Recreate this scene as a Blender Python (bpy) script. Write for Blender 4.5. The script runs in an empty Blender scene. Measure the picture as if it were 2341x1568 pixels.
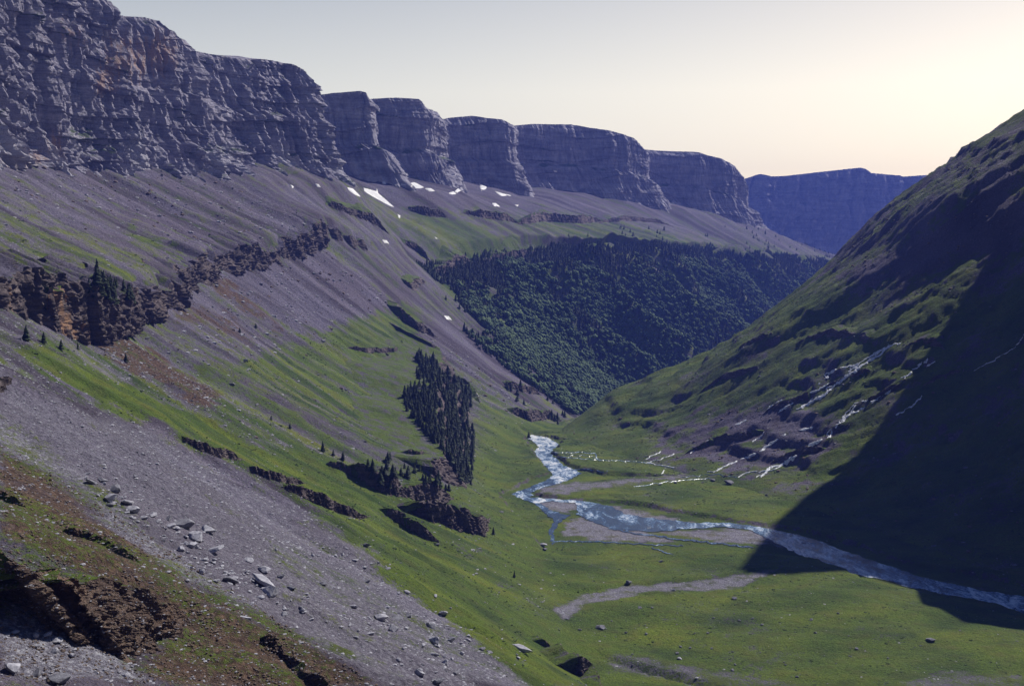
import bpy, math, random
import numpy as np
from mathutils import Vector
from mathutils.bvhtree import BVHTree

S = bpy.context.scene
R = math.radians
# ------------------------------------------------------------------ camera, sky, sun, exposure
FP = 2601.0                      # focal length in picture units (picture 2341 x 1568)
PITCH = math.atan((784 - 640) / FP)
HC = 150.0                       # eye height over the valley floor
cam_d = bpy.data.cameras.new('camera')
cam_d.sensor_width = 36.0
cam_d.lens = 36.0 * FP / 2341.0
cam_d.clip_start = 1.0
cam_d.clip_end = 60000
cam = bpy.data.objects.new('camera', cam_d)
S.collection.objects.link(cam)
cam.location = (0, 0, HC)
cam.rotation_euler = (R(90) - PITCH, 0, 0)
S.camera = cam

SUN_EL, SUN_AZ = 47.0, 50.0      # azimuth measured from the view direction to the right
se, sa = R(SUN_EL), R(SUN_AZ)
SUND = np.array([math.cos(se) * math.sin(sa), math.cos(se) * math.cos(sa), math.sin(se)])
w = bpy.data.worlds.new('World')
S.world = w
w.use_nodes = True
nt = w.node_tree
bg = nt.nodes['Background']
sky = nt.nodes.new('ShaderNodeTexSky')
sky.sky_type = 'NISHITA'
sky.sun_disc = False
sky.sun_elevation = se
sky.sun_rotation = sa
sky.altitude = 1500
sky.air_density = 1.0
sky.dust_density = 4.0
sky.ozone_density = 1.0
# the horizon air is creamy, the zenith a deeper mountain blue
sx = nt.nodes.new('ShaderNodeSeparateXYZ')
tcn = nt.nodes.new('ShaderNodeTexCoord'); nt.links.new(tcn.outputs['Generated'], sx.inputs[0])
mrn = nt.nodes.new('ShaderNodeMapRange'); mrn.inputs[1].default_value = 0.16; mrn.inputs[2].default_value = 0.46
nt.links.new(sx.outputs[2], mrn.inputs[0])
tint = nt.nodes.new('ShaderNodeMix'); tint.data_type = 'RGBA'
tint.inputs[6].default_value = (1.40, 1.00, 0.58, 1); tint.inputs[7].default_value = (0.05, 0.12, 0.21, 1)
nt.links.new(mrn.outputs[0], tint.inputs[0])
mulc = nt.nodes.new('ShaderNodeMix'); mulc.data_type = 'RGBA'; mulc.blend_type = 'MULTIPLY'; mulc.inputs[0].default_value = 1.0
nt.links.new(sky.outputs[0], mulc.inputs[6]); nt.links.new(tint.outputs[2], mulc.inputs[7])
nt.links.new(mulc.outputs[2], bg.inputs[0])
bg.inputs[1].default_value = 0.145
sun_d = bpy.data.lights.new('sun', 'SUN')
sun_d.energy = 3.6
sun_d.angle = R(0.5)
sun_d.color = (1.0, 0.94, 0.84)
sun = bpy.data.objects.new('sun', sun_d)
S.collection.objects.link(sun)
sun.rotation_euler = Vector(-SUND).to_track_quat('-Z', 'Y').to_euler()
S.view_settings.view_transform = 'Standard'
S.view_settings.look = 'None'
S.view_settings.gamma = 1
S.view_settings.exposure = 0.82
S.cycles.max_bounces = 4
S.cycles.diffuse_bounces = 2
S.cycles.volume_bounces = 0
HAZE = 1.25e-4

# ------------------------------------------------------------------ maths helpers
rng = np.random.RandomState(7)
_p = rng.permutation(256)
PERM = np.concatenate([_p, _p, _p[:2]]).astype(np.int32)
_a = rng.rand(256) * 2 * np.pi
G2 = np.stack([np.cos(_a), np.sin(_a)], 1).astype(np.float32)
_g = rng.randn(256, 3)
G3 = (_g / np.linalg.norm(_g, axis=1)[:, None]).astype(np.float32)

def _fade(t): return t * t * t * (t * (t * 6 - 15) + 10)

def n2(x, y, seed=0):
    x = np.asarray(x, np.float64) + seed * 17.31; y = np.asarray(y, np.float64) - seed * 9.77
    x, y = np.broadcast_arrays(x, y)
    xi = np.floor(x); yi = np.floor(y)
    fx = (x - xi).astype(np.float32); fy = (y - yi).astype(np.float32)
    xi = xi.astype(np.int64) & 255; yi = yi.astype(np.int64) & 255
    u, v = _fade(fx), _fade(fy)
    def g(ix, iy, dx, dy):
        q = G2[PERM[PERM[ix & 255] + (iy & 255)]]
        return q[..., 0] * dx + q[..., 1] * dy
    a = g(xi, yi, fx, fy); b = g(xi + 1, yi, fx - 1, fy)
    c = g(xi, yi + 1, fx, fy - 1); d = g(xi + 1, yi + 1, fx - 1, fy - 1)
    return ((a + u * (b - a)) * (1 - v) + (c + u * (d - c)) * v) * 1.5

def n3(x, y, z, seed=0):
    x = np.asarray(x) + seed * 13.7; y = np.asarray(y) - seed * 7.3; z = np.asarray(z) + seed * 3.1
    x, y, z = np.broadcast_arrays(x, y, z)
    xi, yi, zi = np.floor(x), np.floor(y), np.floor(z)
    fx, fy, fz = [(q - w_).astype(np.float32) for q, w_ in ((x, xi), (y, yi), (z, zi))]
    xi, yi, zi = [q.astype(np.int64) & 255 for q in (xi, yi, zi)]
    u, v, t = _fade(fx), _fade(fy), _fade(fz)
    out = 0
    for a in (0, 1):
        for b in (0, 1):
            for c in (0, 1):
                q = G3[PERM[PERM[PERM[(xi + a) & 255] + ((yi + b) & 255)] + ((zi + c) & 255)]]
                dd = q[..., 0] * (fx - a) + q[..., 1] * (fy - b) + q[..., 2] * (fz - c)
                out = out + dd * (u if a else 1 - u) * (v if b else 1 - v) * (t if c else 1 - t)
    return out * 1.5

def fbm2(x, y, o=4, seed=0, g=0.5):
    s, a = 0, 1.0
    for i in range(o):
        s = s + a * n2(x, y, seed + i * 3); a *= g
        x, y = (x * 1.6 - y * 1.2), (x * 1.2 + y * 1.6)
    return s

def fbm3(x, y, z, o=4, seed=0, g=0.5):
    s, a = 0, 1.0
    for i in range(o):
        s = s + a * n3(x, y, z, seed + i * 3); a *= g
        x, y, z = x * 2.03, y * 2.03, z * 2.03
    return s

def sst(a, b, x):
    t = np.clip((x - a) / (b - a), 0, 1); return t * t * (3 - 2 * t)

CP, SP = math.cos(PITCH), math.sin(PITCH)
def W(px, py, Y):
    """world x, z of the picture point at distance Y down the valley"""
    a = (px - 1170.5) / FP; b = -(py - 784) / FP
    dy = CP + b * SP; dz = -SP + b * CP
    return a / dy * Y, HC + dz / dy * Y

def P3(px, py, Y):
    x, z = W(px, py, Y); return (x, Y, z)

def floor_pt(px, py, z=0.0):
    a = (px - 1170.5) / FP; b = -(py - 784) / FP
    dy = CP + b * SP; dz = -SP + b * CP
    t = (z - HC) / dz
    return (a * t, dy * t, z)

def proj(P):
    x, y, z = P[..., 0], P[..., 1], P[..., 2] - HC
    d = y * CP - z * SP
    u = y * SP + z * CP
    d = np.where(d < 1, 1, d)
    return 1170.5 + FP * x / d, 784 - FP * u / d

def inpoly(px, py, poly):
    c = np.zeros(px.shape, bool)
    n = len(poly)
    for i in range(n):
        x1, y1 = poly[i]; x2, y2 = poly[(i + 1) % n]
        if y1 == y2: continue
        k = ((y1 > py) != (y2 > py)) & (px < (x2 - x1) * (py - y1) / (y2 - y1) + x1)
        c ^= k
    return c

def linedist(x, y, pts):
    d = np.full(x.shape, 1e9)
    for (x1, y1), (x2, y2) in zip(pts[:-1], pts[1:]):
        vx, vy = x2 - x1, y2 - y1
        L = vx * vx + vy * vy + 1e-9
        t = np.clip(((x - x1) * vx + (y - y1) * vy) / L, 0, 1)
        d = np.minimum(d, np.hypot(x - x1 - t * vx, y - y1 - t * vy))
    return d

def polydist(x, y, poly):
    """signed: positive inside"""
    d = linedist(x, y, list(poly) + [poly[0]])
    return np.where(inpoly(x, y, poly), d, -d)

def gsm(a, k):
    if k < 1: return a
    r = int(3 * k); q = np.exp(-0.5 * (np.arange(-r, r + 1) / k) ** 2); q /= q.sum()
    return np.convolve(np.pad(a, r, mode='edge'), q, 'valid')

# ------------------------------------------------------------------ mesh helpers
def mesh_np(name, V, F, mat=None, smooth=True, attrs=None):
    """F: (n,3) or (n,4) int array"""
    me = bpy.data.meshes.new(name)
    V = np.ascontiguousarray(V, np.float32).reshape(-1, 3); F = np.ascontiguousarray(F, np.int32)
    k = F.shape[1]
    me.vertices.add(len(V)); me.vertices.foreach_set('co', V.ravel())
    me.loops.add(F.size); me.loops.foreach_set('vertex_index', F.ravel())
    me.polygons.add(len(F))
    me.polygons.foreach_set('loop_start', np.arange(len(F), dtype=np.int32) * k)
    me.polygons.foreach_set('use_smooth', np.full(len(F), smooth))
    for an, av in (attrs or {}).items():
        at = me.color_attributes.new(an, 'FLOAT_COLOR', 'POINT')
        c = np.ones((len(V), 4), np.float32); c[:, :av.shape[1]] = av
        at.data.foreach_set('color', c.ravel())
    me.update(calc_edges=True)
    if mat: me.materials.append(mat)
    return me

def gridF(nr, nc, flip=False):
    i = np.arange(nr - 1)[:, None] * nc + np.arange(nc - 1)[None, :]
    f = np.stack([i, i + 1, i + nc + 1, i + nc], -1).reshape(-1, 4)
    return f[:, ::-1] if flip else f

def link(name, me, parent=None, **props):
    o = bpy.data.objects.new(name, me)
    S.collection.objects.link(o)
    if parent: o.parent = parent
    for k, v in props.items(): o[k] = v
    return o

# ------------------------------------------------------------------ materials
def ramp(nt, fac, stops):
    r = nt.nodes.new('ShaderNodeValToRGB')
    cr = r.color_ramp
    while len(cr.elements) > 1: cr.elements.remove(cr.elements[-1])
    cr.elements[0].position = stops[0][0]; cr.elements[0].color = (*stops[0][1], 1)
    for p, c in stops[1:]:
        e = cr.elements.new(p); e.color = (*c, 1)
    nt.links.new(fac, r.inputs[0])
    return r.outputs[0]

class NT:
    def __init__(s, name):
        s.m = bpy.data.materials.new(name); s.m.use_nodes = True
        s.t = s.m.node_tree
        s.b = s.t.nodes['Principled BSDF']
        s.b.inputs['Specular IOR Level'].default_value = 0.2
        s.b.inputs['Roughness'].default_value = 0.95
        s.pos = s.t.nodes.new('ShaderNodeNewGeometry').outputs['Position']
    def l(s, a, b): s.t.links.new(a, b)
    def map(s, scale, rot=(0, 0, 0), vec=None):
        n = s.t.nodes.new('ShaderNodeMapping'); n.inputs['Scale'].default_value = scale; n.inputs['Rotation'].default_value = rot
        s.l(vec or s.pos, n.inputs[0]); return n.outputs[0]
    def noise(s, scale, detail=4, rough=0.55, vec=None, dist=0.0):
        n = s.t.nodes.new('ShaderNodeTexNoise')
        n.inputs['Scale'].default_value = scale; n.inputs['Detail'].default_value = detail
        n.inputs['Roughness'].default_value = rough; n.inputs['Distortion'].default_value = dist
        s.l(vec or s.pos, n.inputs['Vector']); return n.outputs['Fac']
    def voro(s, scale, vec=None, feature='F1', out='Distance'):
        n = s.t.nodes.new('ShaderNodeTexVoronoi'); n.feature = feature
        n.inputs['Scale'].default_value = scale
        s.l(vec or s.pos, n.inputs['Vector']); return n.outputs[out]
    def attr(s, name, ch=None):
        n = s.t.nodes.new('ShaderNodeAttribute'); n.attribute_name = name
        if ch is None: return n.outputs['Color']
        q = s.t.nodes.new('ShaderNodeSeparateColor'); s.l(n.outputs['Color'], q.inputs[0])
        return q.outputs[ch]
    def math(s, op, a, b=None, c=None, clamp=False):
        n = s.t.nodes.new('ShaderNodeMath'); n.operation = op; n.use_clamp = clamp
        for i, v in enumerate((a, b, c)):
            if v is None: continue
            if isinstance(v, (int, float)): n.inputs[i].default_value = v
            else: s.l(v, n.inputs[i])
        return n.outputs[0]
    def mr(s, v, a, b, c=0.0, d=1.0):
        n = s.t.nodes.new('ShaderNodeMapRange'); n.interpolation_type = 'SMOOTHSTEP'
        for i, q in enumerate((a, b, c, d)): n.inputs[i + 1].default_value = q
        s.l(v, n.inputs[0]); return n.outputs[0]
    def mix(s, f, a, b, mode='MIX'):
        n = s.t.nodes.new('ShaderNodeMix'); n.data_type = 'RGBA'; n.blend_type = mode
        if isinstance(f, (int, float)): n.inputs[0].default_value = f
        else: s.l(f, n.inputs[0])
        for i, v in ((6, a), (7, b)):
            if isinstance(v, tuple): n.inputs[i].default_value = (*v, 1)
            else: s.l(v, n.inputs[i])
        return n.outputs[2]
    def bump(s, h, dist, strength=1.0, prev=None):
        n = s.t.nodes.new('ShaderNodeBump'); n.inputs['Distance'].default_value = dist
        n.inputs['Strength'].default_value = strength
        s.l(h, n.inputs['Height'])
        if prev: s.l(prev, n.inputs['Normal'])
        return n.outputs[0]
    def out(s, col, nrm=None):
        if isinstance(col, tuple): s.b.inputs['Base Color'].default_value = (*col, 1)
        else: s.l(col, s.b.inputs['Base Color'])
        if nrm: s.l(nrm, s.b.inputs['Normal'])
        return s.m

def ground_material():
    """attribute cover: R grass, G brown soil, B pale stone / gravel"""
    m = NT('hillside_ground')
    g, br, st = m.attr('cover', 0), m.attr('cover', 1), m.attr('cover', 2)
    big = m.noise(0.012, 5, 0.6)
    mid = m.noise(0.11, 5, 0.65)
    fine = m.noise(1.1, 6, 0.7)
    vor = m.voro(0.9)
    scree = ramp(m.t, m.noise(0.7, 8, 0.75), [(0.30, (0.030, 0.028, 0.036)), (0.48, (0.104, 0.094, 0.134)), (0.62, (0.168, 0.156, 0.205)), (0.76, (0.42, 0.42, 0.47))])
    an = m.t.nodes.new('ShaderNodeAttribute'); an.attribute_name = 'cover'
    tone = an.outputs['Alpha']
    scree = m.mix(m.mr(big, 0.35, 0.65, 0, .6), scree, (0.085, 0.068, 0.085))
    scree = m.mix(1.0, scree, ramp(m.t, tone, [(0.15, (0.52, 0.47, 0.50)), (0.5, (0.92, 0.90, 0.94)), (0.85, (1.25, 1.22, 1.25))]), 'MULTIPLY')
    pale = ramp(m.t, m.noise(1.3, 7, 0.75), [(0.3, (0.05, 0.048, 0.062)), (0.5, (0.18, 0.172, 0.22)), (0.7, (0.50, 0.51, 0.56))])
    grass = ramp(m.t, fine, [(0.25, (0.022, 0.036, 0.006)), (0.5, (0.074, 0.118, 0.012)), (0.75, (0.14, 0.19, 0.022))])
    grass = m.mix(m.mr(mid, 0.42, 0.70, 0, 0.75), grass, (0.085, 0.095, 0.024))
    grass = m.mix(m.mr(m.noise(0.045, 4, 0.6), 0.5, 0.72, 0, 0.6), grass, (0.03, 0.052, 0.012))
    grass = m.mix(1.0, grass, ramp(m.t, tone, [(0.1, (0.55, 0.66, 0.75)), (0.5, (1.0, 1.0, 1.0)), (0.9, (1.5, 1.3, 0.95))]), 'MULTIPLY')
    brown = ramp(m.t, m.noise(0.9, 7, 0.7), [(0.3, (0.022, 0.015, 0.013)), (0.5, (0.078, 0.048, 0.036)), (0.72, (0.21, 0.135, 0.095))])
    c = m.mix(m.mr(st, 0.2, 0.8), scree, pale)
    gb = m.math('ADD', br, m.math('MULTIPLY', m.math('SUBTRACT', mid, 0.5), 1.2))
    c = m.mix(m.mr(gb, 0.3, 0.7), c, brown)
    gg = m.math('ADD', g, m.math('ADD', m.math('MULTIPLY', m.math('SUBTRACT', mid, 0.5), 1.5), m.math('MULTIPLY', m.math('SUBTRACT', fine, 0.5), 1.5)))
    gf = m.mr(gg, 0.30, 0.72)
    c = m.mix(gf, c, grass)
    n1 = m.bump(m.noise(0.22, 6, 0.7), 3.2, 0.8)
    n2_ = m.bump(fine, 0.9, 0.9, n1)
    return m.out(c, n2_)

def rock_material(name, dark, base, light, warm, warm_amt=0.3, strata=0.3, green=True, z_scale=0.14):
    """attribute rk: R warm stain, G green ledge, B pale"""
    m = NT(name)
    v = m.map((0.06, 0.06, z_scale))
    big = m.noise(1.0, 6, 0.65, vec=v)
    vs = m.map((0.22, 0.22, 0.025))
    streak = m.noise(1.0, 5, 0.6, vec=vs)
    vz = m.map((0.006, 0.006, strata))
    lay = m.noise(1.0, 6, 0.75, vec=vz, dist=0.3)
    fine = m.noise(0.9, 6, 0.7)
    f = m.math('ADD', m.math('MULTIPLY', big, 0.28), m.math('ADD', m.math('MULTIPLY', streak, 0.14), m.math('ADD', m.math('MULTIPLY', lay, 0.38), m.math('MULTIPLY', fine, 0.2))))
    c = ramp(m.t, f, [(0.36, dark), (0.5, base), (0.62, light)])
    rw = m.math('ADD', m.attr('rk', 0), m.math('MULTIPLY', m.math('SUBTRACT', streak, 0.5), 1.6))
    c = m.mix(m.mr(rw, 0.45, 0.8, 0, warm_amt), c, warm)
    pw = m.math('ADD', m.attr('rk', 2), m.math('MULTIPLY', m.math('SUBTRACT', fine, 0.5), 1.5))
    c = m.mix(m.mr(pw, 0.5, 0.9, 0, 0.8), c, (0.45, 0.435, 0.49))
    gw = m.math('ADD', m.attr('rk', 1), m.math('MULTIPLY', m.math('SUBTRACT', fine, 0.5), 1.5))
    c = m.mix(m.mr(gw, 0.45, 0.7, 0, 0.9), c, (0.055, 0.085, 0.022))
    n1 = m.bump(lay, 2.6, 0.8)
    n1 = m.bump(m.noise(0.35, 7, 0.7), 2.6, 0.8, n1)
    n1 = m.bump(fine, 0.8, 0.8, n1)
    return m.out(c, n1)

M_GROUND = ground_material()
M_CLIFF = rock_material('grey_limestone', (0.07, 0.066, 0.084), (0.25, 0.235, 0.30), (0.45, 0.43, 0.50), (0.34, 0.22, 0.155), 0.75)
M_FARROCK = rock_material('distant_limestone', (0.07, 0.066, 0.085), (0.225, 0.215, 0.27), (0.44, 0.43, 0.50), (0.30, 0.21, 0.17), 0.5, z_scale=0.05, strata=0.09)
M_EARTH = rock_material('red_brown_earth_rock', (0.045, 0.032, 0.028), (0.135, 0.094, 0.078), (0.28, 0.205, 0.16), (0.33, 0.21, 0.135), 0.5, strata=1.5, z_scale=0.5)
M_CRAG = rock_material('brown_crag_rock', (0.035, 0.030, 0.034), (0.125, 0.10, 0.102), (0.27, 0.22, 0.21), (0.42, 0.24, 0.13), 0.8, strata=0.8, z_scale=0.4)

# ------------------------------------------------------------------ the valley surface (rows of sections across the valley)
def tab(L):
    """list of (Y,x,z) or (Y,px,py,'p')"""
    Y, X, Z = [], [], []
    for e in L:
        if len(e) == 4: x, z = W(e[1], e[2], e[0])
        else: x, z = e[1], e[2]
        Y.append(e[0]); X.append(x); Z.append(z)
    return np.array(Y, float), np.array(X, float), np.array(Z, float)

p = 'p'
FOOT = tab([(20, 340, 0), (100, 262, 0), (200, 150, 0), (300, 78, 0), (425, 29, 0), (591, 18, 0), (700, 4, 0), (813, -16, 0), (950, -3, 0), (1083, 11, 0),
            (1160, 28, -3), (1250, 50, -10), (1400, 80, -22), (1530, 105, -33), (1610, 130, -38), (1700, 180, -45), (1780, 245, -50), (1880, 340, -55), (2200, 560, -75), (2500, 750, -90),
            (2800, 950, -100), (3100, 1170, -110), (3600, 1480, -118), (4200, 1800, -120), (5200, 2300, -120)])
BAND = tab([(20, -60, 148), (60, -90, 139), (100, -110, 136), (130, -125, 140), (200, -170, 160), (300, -205, 164), (425, -212, 142), (515, 120, 745, p), (540, 200, 770, p), (660, 305, 735, p),
            (760, 378, 698, p), (880, 440, 650, p), (1000, 510, 618, p), (1150, 640, 598, p), (1330, 748, 548, p), (1430, 860, 570, p), (1530, 968, 612, p), (1610, 955, 616, p),
            (1700, 985, 602, p), (1780, 1040, 591, p), (1880, 1110, 579, p), (2000, 1190, 568, p), (2200, 1300, 561, p), (2500, 1450, 557, p), (2800, 1600, 570, p), (3100, 1740, 586, p), (3600, 1900, 603, p), (5200, 2100, 610, p)])
BTOP = tab([(20, -70, 153), (60, -96, 144), (100, -118, 142), (130, -134, 147), (200, -178, 169), (300, -214, 182), (425, -222, 164), (515, 60, 660, p), (540, 130, 660, p), (660, 262, 638, p),
            (760, 345, 625, p), (880, 415, 590, p), (1000, 488, 568, p), (1150, 622, 546, p), (1330, 728, 488, p), (1430, 842, 545, p), (1530, 942, 588, p), (1610, 915, 585, p),
            (1700, 935, 565, p), (1760, 1000, 551, p), (1850, 1070, 547, p), (1950, 1150, 542, p), (2100, 1250, 537, p), (2300, 1370, 536, p), (2600, 1510, 545, p), (2900, 1640, 558, p), (3200, 1760, 575, p), (3700, 1900, 592, p), (5200, 2080, 600, p)])
BASE = tab([(20, -330, 300), (100, -340, 275), (300, -380, 250), (500, -400, 240), (700, -400, 237), (880, 0, 392, p), (1083, 240, 403, p), (1250, 470, 410, p), (1400, 650, 412, p), (1530, 815, 420, p),
            (1610, 812, 424, p), (1700, 800, 425, p), (1850, 800, 427, p), (1920, 940, 432, p), (1960, 1003, 435, p), (2180, 1067, 442, p), (2300, 1100, 443, p), (2560, 1190, 444, p), (2610, 1242, 446, p), (2900, 1380, 456, p), (3040, 1560, 479, p), (3400, 1680, 502, p), (3560, 1805, 547, p), (4500, 1850, 580, p), (5200, 2000, 600, p)])
FOOTR = tab([(20, 560, 0), (100, 500, 0), (200, 430, 0), (300, 350, 0), (425, 330, 0), (500, 285, 0), (600, 245, 0), (700, 210, 0), (800, 178, 0), (900, 124, 0), (1000, 84, 0), (1083, 52, 0),
             (1160, 50, -3), (1250, 62, -10), (1400, 90, -22), (1530, 116, -33), (1700, 192, -45), (2000, 440, -65)])
SIL = np.array([(60, -10), (110, 29), (197, 62.5), (250, 91), (303, 130), (351, 168), (389, 211), (461, 264), (563, 333), (735, 448), (1100, 650)], float)

def yl(a, b, st):
    n = int(math.log(b / a) / st); return list(a * np.exp(np.arange(n) * st))
YL = np.array(yl(20, 95, 0.02) + yl(95, 700, 0.0030) + yl(700, 1650, 0.0026) + yl(1650, 5200, 0.0042) + [5200.0])
NY = len(YL)
def ev(T, Y, k=5):
    return gsm(np.interp(Y, T[0], T[1]), k), gsm(np.interp(Y, T[0], T[2]), k)

fx, fz = ev(FOOT, YL); bx, bz = ev(BAND, YL, 3); tx, tz = ev(BTOP, YL, 3); cx, cz = ev(BASE, YL)
rx, rz = ev(FOOTR, YL)
# section from the cliff base down to the foot: key rows
def lerp(a, b, t): return a + (b - a) * t
keys = []   # (columns to next, x, z)
def addk(n, x, z): keys.append((n, x, z))
addk(66, cx - 30, cz + 14)
addk(0, cx, cz)
fk = sst(1850, 1960, YL)
keys[-2] = (8, cx - lerp(40, 130, fk), cz + lerp(20, 28, fk))
keys[-1] = (78, cx, cz)
addk(0, lerp(cx, tx, .5), lerp(cz, tz, .5) - 3)
keys[-2] = (40, cx, cz); keys[-1] = (40, lerp(cx, tx, .5), lerp(cz, tz, .5) - 2)
addk(16, tx, tz)
addk(56, bx, bz)
conc = np.interp(YL, [0, 300, 591, 1083, 1250, 1530, 1800, 5200], [0, 1, 5, 7, 8, 10, 0, 0])
addk(56, lerp(bx, fx, .33), lerp(bz, fz, .33) - conc)
addk(64, lerp(bx, fx, .67), lerp(bz, fz, .67) - conc)
addk(0, fx, fz)
NL = []
def build_rows(keys, sm):
    xs, zs = [], []
    for i in range(len(keys) - 1):
        n = keys[i][0]
        for j in range(n):
            t = j / n
            xs.append(lerp(keys[i][1], keys[i + 1][1], t)); zs.append(lerp(keys[i][2], keys[i + 1][2], t))
    xs.append(keys[-1][1]); zs.append(keys[-1][2])
    X = np.array(xs).T; Z = np.array(zs).T       # [NY, ncol]
    return X, Z
XL, ZL = build_rows(keys, 0)
def smooth_cols(A, k):
    r = int(3 * k); q = np.exp(-0.5 * (np.arange(-r, r + 1) / k) ** 2); q /= q.sum()
    Ap = np.pad(A, ((0, 0), (r, r)), mode='reflect', reflect_type='odd')
    return sum(q[i] * Ap[:, i:i + A.shape[1]] for i in range(2 * r + 1))
XL, ZL = smooth_cols(XL, 1.5), smooth_cols(ZL, 1.5)
# floor
NF = 110
tF = np.linspace(0, 1, NF)
XF = fx[:, None] + (rx - fx)[:, None] * tF[None]
ZF = fz[:, None] + (rz - fz)[:, None] * tF[None]
# right side
iR = YL < 1950
YR = YL[iR]
sR = np.concatenate([np.linspace(0, 60, 34, endpoint=False), np.linspace(60, 420, 120, endpoint=False), np.linspace(420, 700, 24)])
SX, SZ = SIL[:, 0] - 60, SIL[:, 1] + 10
prof = gsm(np.interp(sR, SX, SZ), 2); prof[0] = 0
drop = np.interp(YR, [0, 1250, 1400, 1900], [0, 0, 4, 60])
XR = rx[iR][:, None] + sR[None] + 0 * YR[:, None]
profN = gsm(np.interp(sR, [0, 50, 100, 140, 190, 243, 291, 329, 401, 1000], [0, 11, 34, 62, 100, 139, 178, 220, 272, 630]), 2); profN[0] = 0
kN = sst(1230, 1080, YR)[:, None]
ZR = rz[iR][:, None] + (prof[None] * (1 - kN) + profN[None] * kN) * (1 - drop[:, None] / 400)
# ease the break of slope at both feet of the floor
ZA = np.concatenate([ZL[:, :-1], ZF, ZF[:, -1:]], 1)
ZS = smooth_cols(ZA, 7.0)
nl = ZL.shape[1] - 1
wA = sst(34, 8, np.abs(np.arange(ZA.shape[1]) - nl))[None]
ZA = ZA * (1 - wA) + ZS * wA
ZL = ZA[:, :nl + 1]; ZF = ZA[:, nl:nl + NF]
# ---------------------------------------------------------------- relief
def relief_left(X, Y, Z, Zb, Zf):
    s = Z
    H = sst(0, 40, Z - Zb)                       # 0 at the foot
    a = n2(Y / 46, s / 260, 1) * 5.5 + n2(Y / 17, s / 120, 2) * 2.6 + n2(Y / 7, s / 60, 3) * 0.9
    far = sst(1500, 2000, Y)
    fo = sst(Zf - 8, Zf - 75, Z)
    a2 = (n2(Y / 150, s / 500, 4) * 26 * lerp(.3, 1, fo) + (.35 - np.abs(n2(Y / 210 + n2(X / 200, Z / 120, 15) * .5, s / 500, 16))) * 190 * fo + n2(Y / 60, s / 300, 14) * 16 * fo) * far
    b = fbm2(X / 70, Y / 70, 5, 20) * 3.2
    c = fbm2(X / 9, Y / 9, 3, 30) * 0.55 * sst(2500, 800, Y)
    k = sst(60, 160, Y)
    return H * (a * k + a2 + b * (0.35 + 0.65 * k)) + c * H

YY = np.repeat(YL[:, None], XL.shape[1], 1)
edge = np.ones(XL.shape[1]); edge[:8] = np.linspace(0, 1, 8)
ZL2 = ZL + relief_left(XL, YY, ZL, fz[:, None], bz[:, None])
# near outcrop step: the ground just in front of the brown crag lies lower
ZL2 += 0
YFg = np.repeat(YL[:, None], NF, 1)
PLAIN = [(1190, 985), (1290, 1000), (1262, 1030), (1300, 1060), (1380, 1080), (1560, 1086), (1350, 1100), (1215, 1128), (1300, 1135), (1450, 1146), (1560, 1166), (1700, 1188), (1830, 1205), (1960, 1240), (2060, 1275), (2341, 1330), (2500, 1365), (2500, 1440), (2341, 1402),
         (2150, 1360), (1990, 1325), (1860, 1268), (1700, 1262), (1500, 1262), (1250, 1262), (1225, 1215), (1140, 1130), (1215, 1090), (1255, 1075), (1215, 1020)]
PLW = [floor_pt(*q)[:2] for q in PLAIN]
TERR = 2.6
def terrace(X, Y):
    return 1 - sst(-2.2, 0.6, polydist(X, Y, PLW) + fbm2(X / 14, Y / 14, 3, 50) * 2.5)
ter = terrace(XF, YFg)
fade = sst(0, .08, tF)[None]
swell = fbm2(XF / 75, YFg / 75, 4, 40) * 1.5 + n2(XF / 60, YFg / 22, 45) * .9 + fbm2(XF / 9, YFg / 9, 3, 44) * 0.2
ZF2 = ZF + fade * swell * lerp(.06, 1, ter) - (1 - ter) * TERR * sst(1400, 1100, YFg)
# a dry stream bed and small gullies cut into the meadow
for pl_, wd_, dp_ in [([(1255, 1400), (1330, 1362), (1430, 1340), (1600, 1330), (1780, 1303)], 5, 1.3), ([(1330, 1500), (1420, 1515), (1560, 1545), (1750, 1590)], 2.5, 2.6), ([(1270, 1470), (1330, 1500), (1350, 1500)], 3, 2.2), ([(1160, 1350), (1215, 1372), (1250, 1385)], 1.5, 1.5)]:
    dd = linedist(XF, YFg, [floor_pt(*q)[:2] for q in pl_]) + n2(XF / 6, YFg / 6, 51) * 2
    ZF2 -= dp_ * sst(wd_ + 2, wd_, dd) * fade
ZL2[:, -40:] -= (1 - terrace(XL[:, -40:], YY[:, -40:])) * TERR * sst(1400, 1100, YY[:, -40:])
YRg = np.repeat(YR[:, None], len(sR), 1)
sg = np.repeat(sR[None], len(YR), 0)
HR = sst(0, 50, sg)
u_ = YRg + 0.45 * sg
rr = n2(u_ / 110, sg / 600, 61) * 5.5 + n2(u_ / 34, sg / 260, 62) * 2.7 + n2(u_ / 12, sg / 110, 63) * 1.6 + n2(u_ / 5, sg / 50, 67) * .9 + fbm2(XR / 80, YRg / 50, 3, 64) * 2.2 + (.5 - np.abs(fbm2(XR / 26, YRg / 14, 4, 66))) * 2.0 + fbm2(XR / 7, YRg / 7, 3, 68) * 0.9
stepn = fbm2(XR / 120, YRg / 120, 3, 70)
lvl = (ZR + stepn * 16 + rr * .3) / 17.0
terr_r = (np.floor(lvl) + sst(0.52, 0.74, lvl - np.floor(lvl)) - lvl) * 17.0
rockz = sst(300, 120, sg) * sst(20, 60, sg) * sst(650, 800, YRg) * sst(-.15, .35, fbm2(XR / 90, YRg / 90, 2, 75) + .15)
ZR2 = ZR + HR * (rr * .9 * np.interp(sg, [0, 60, 200, 400], [.35, .8, 1.1, 1.9]) + terr_r * 0.30 * rockz)
jr = ZF2[iR, -1] - ZR2[:, 0]
ZR2 = ZR2 + jr[:, None] * sst(12, 0, sg)

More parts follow.
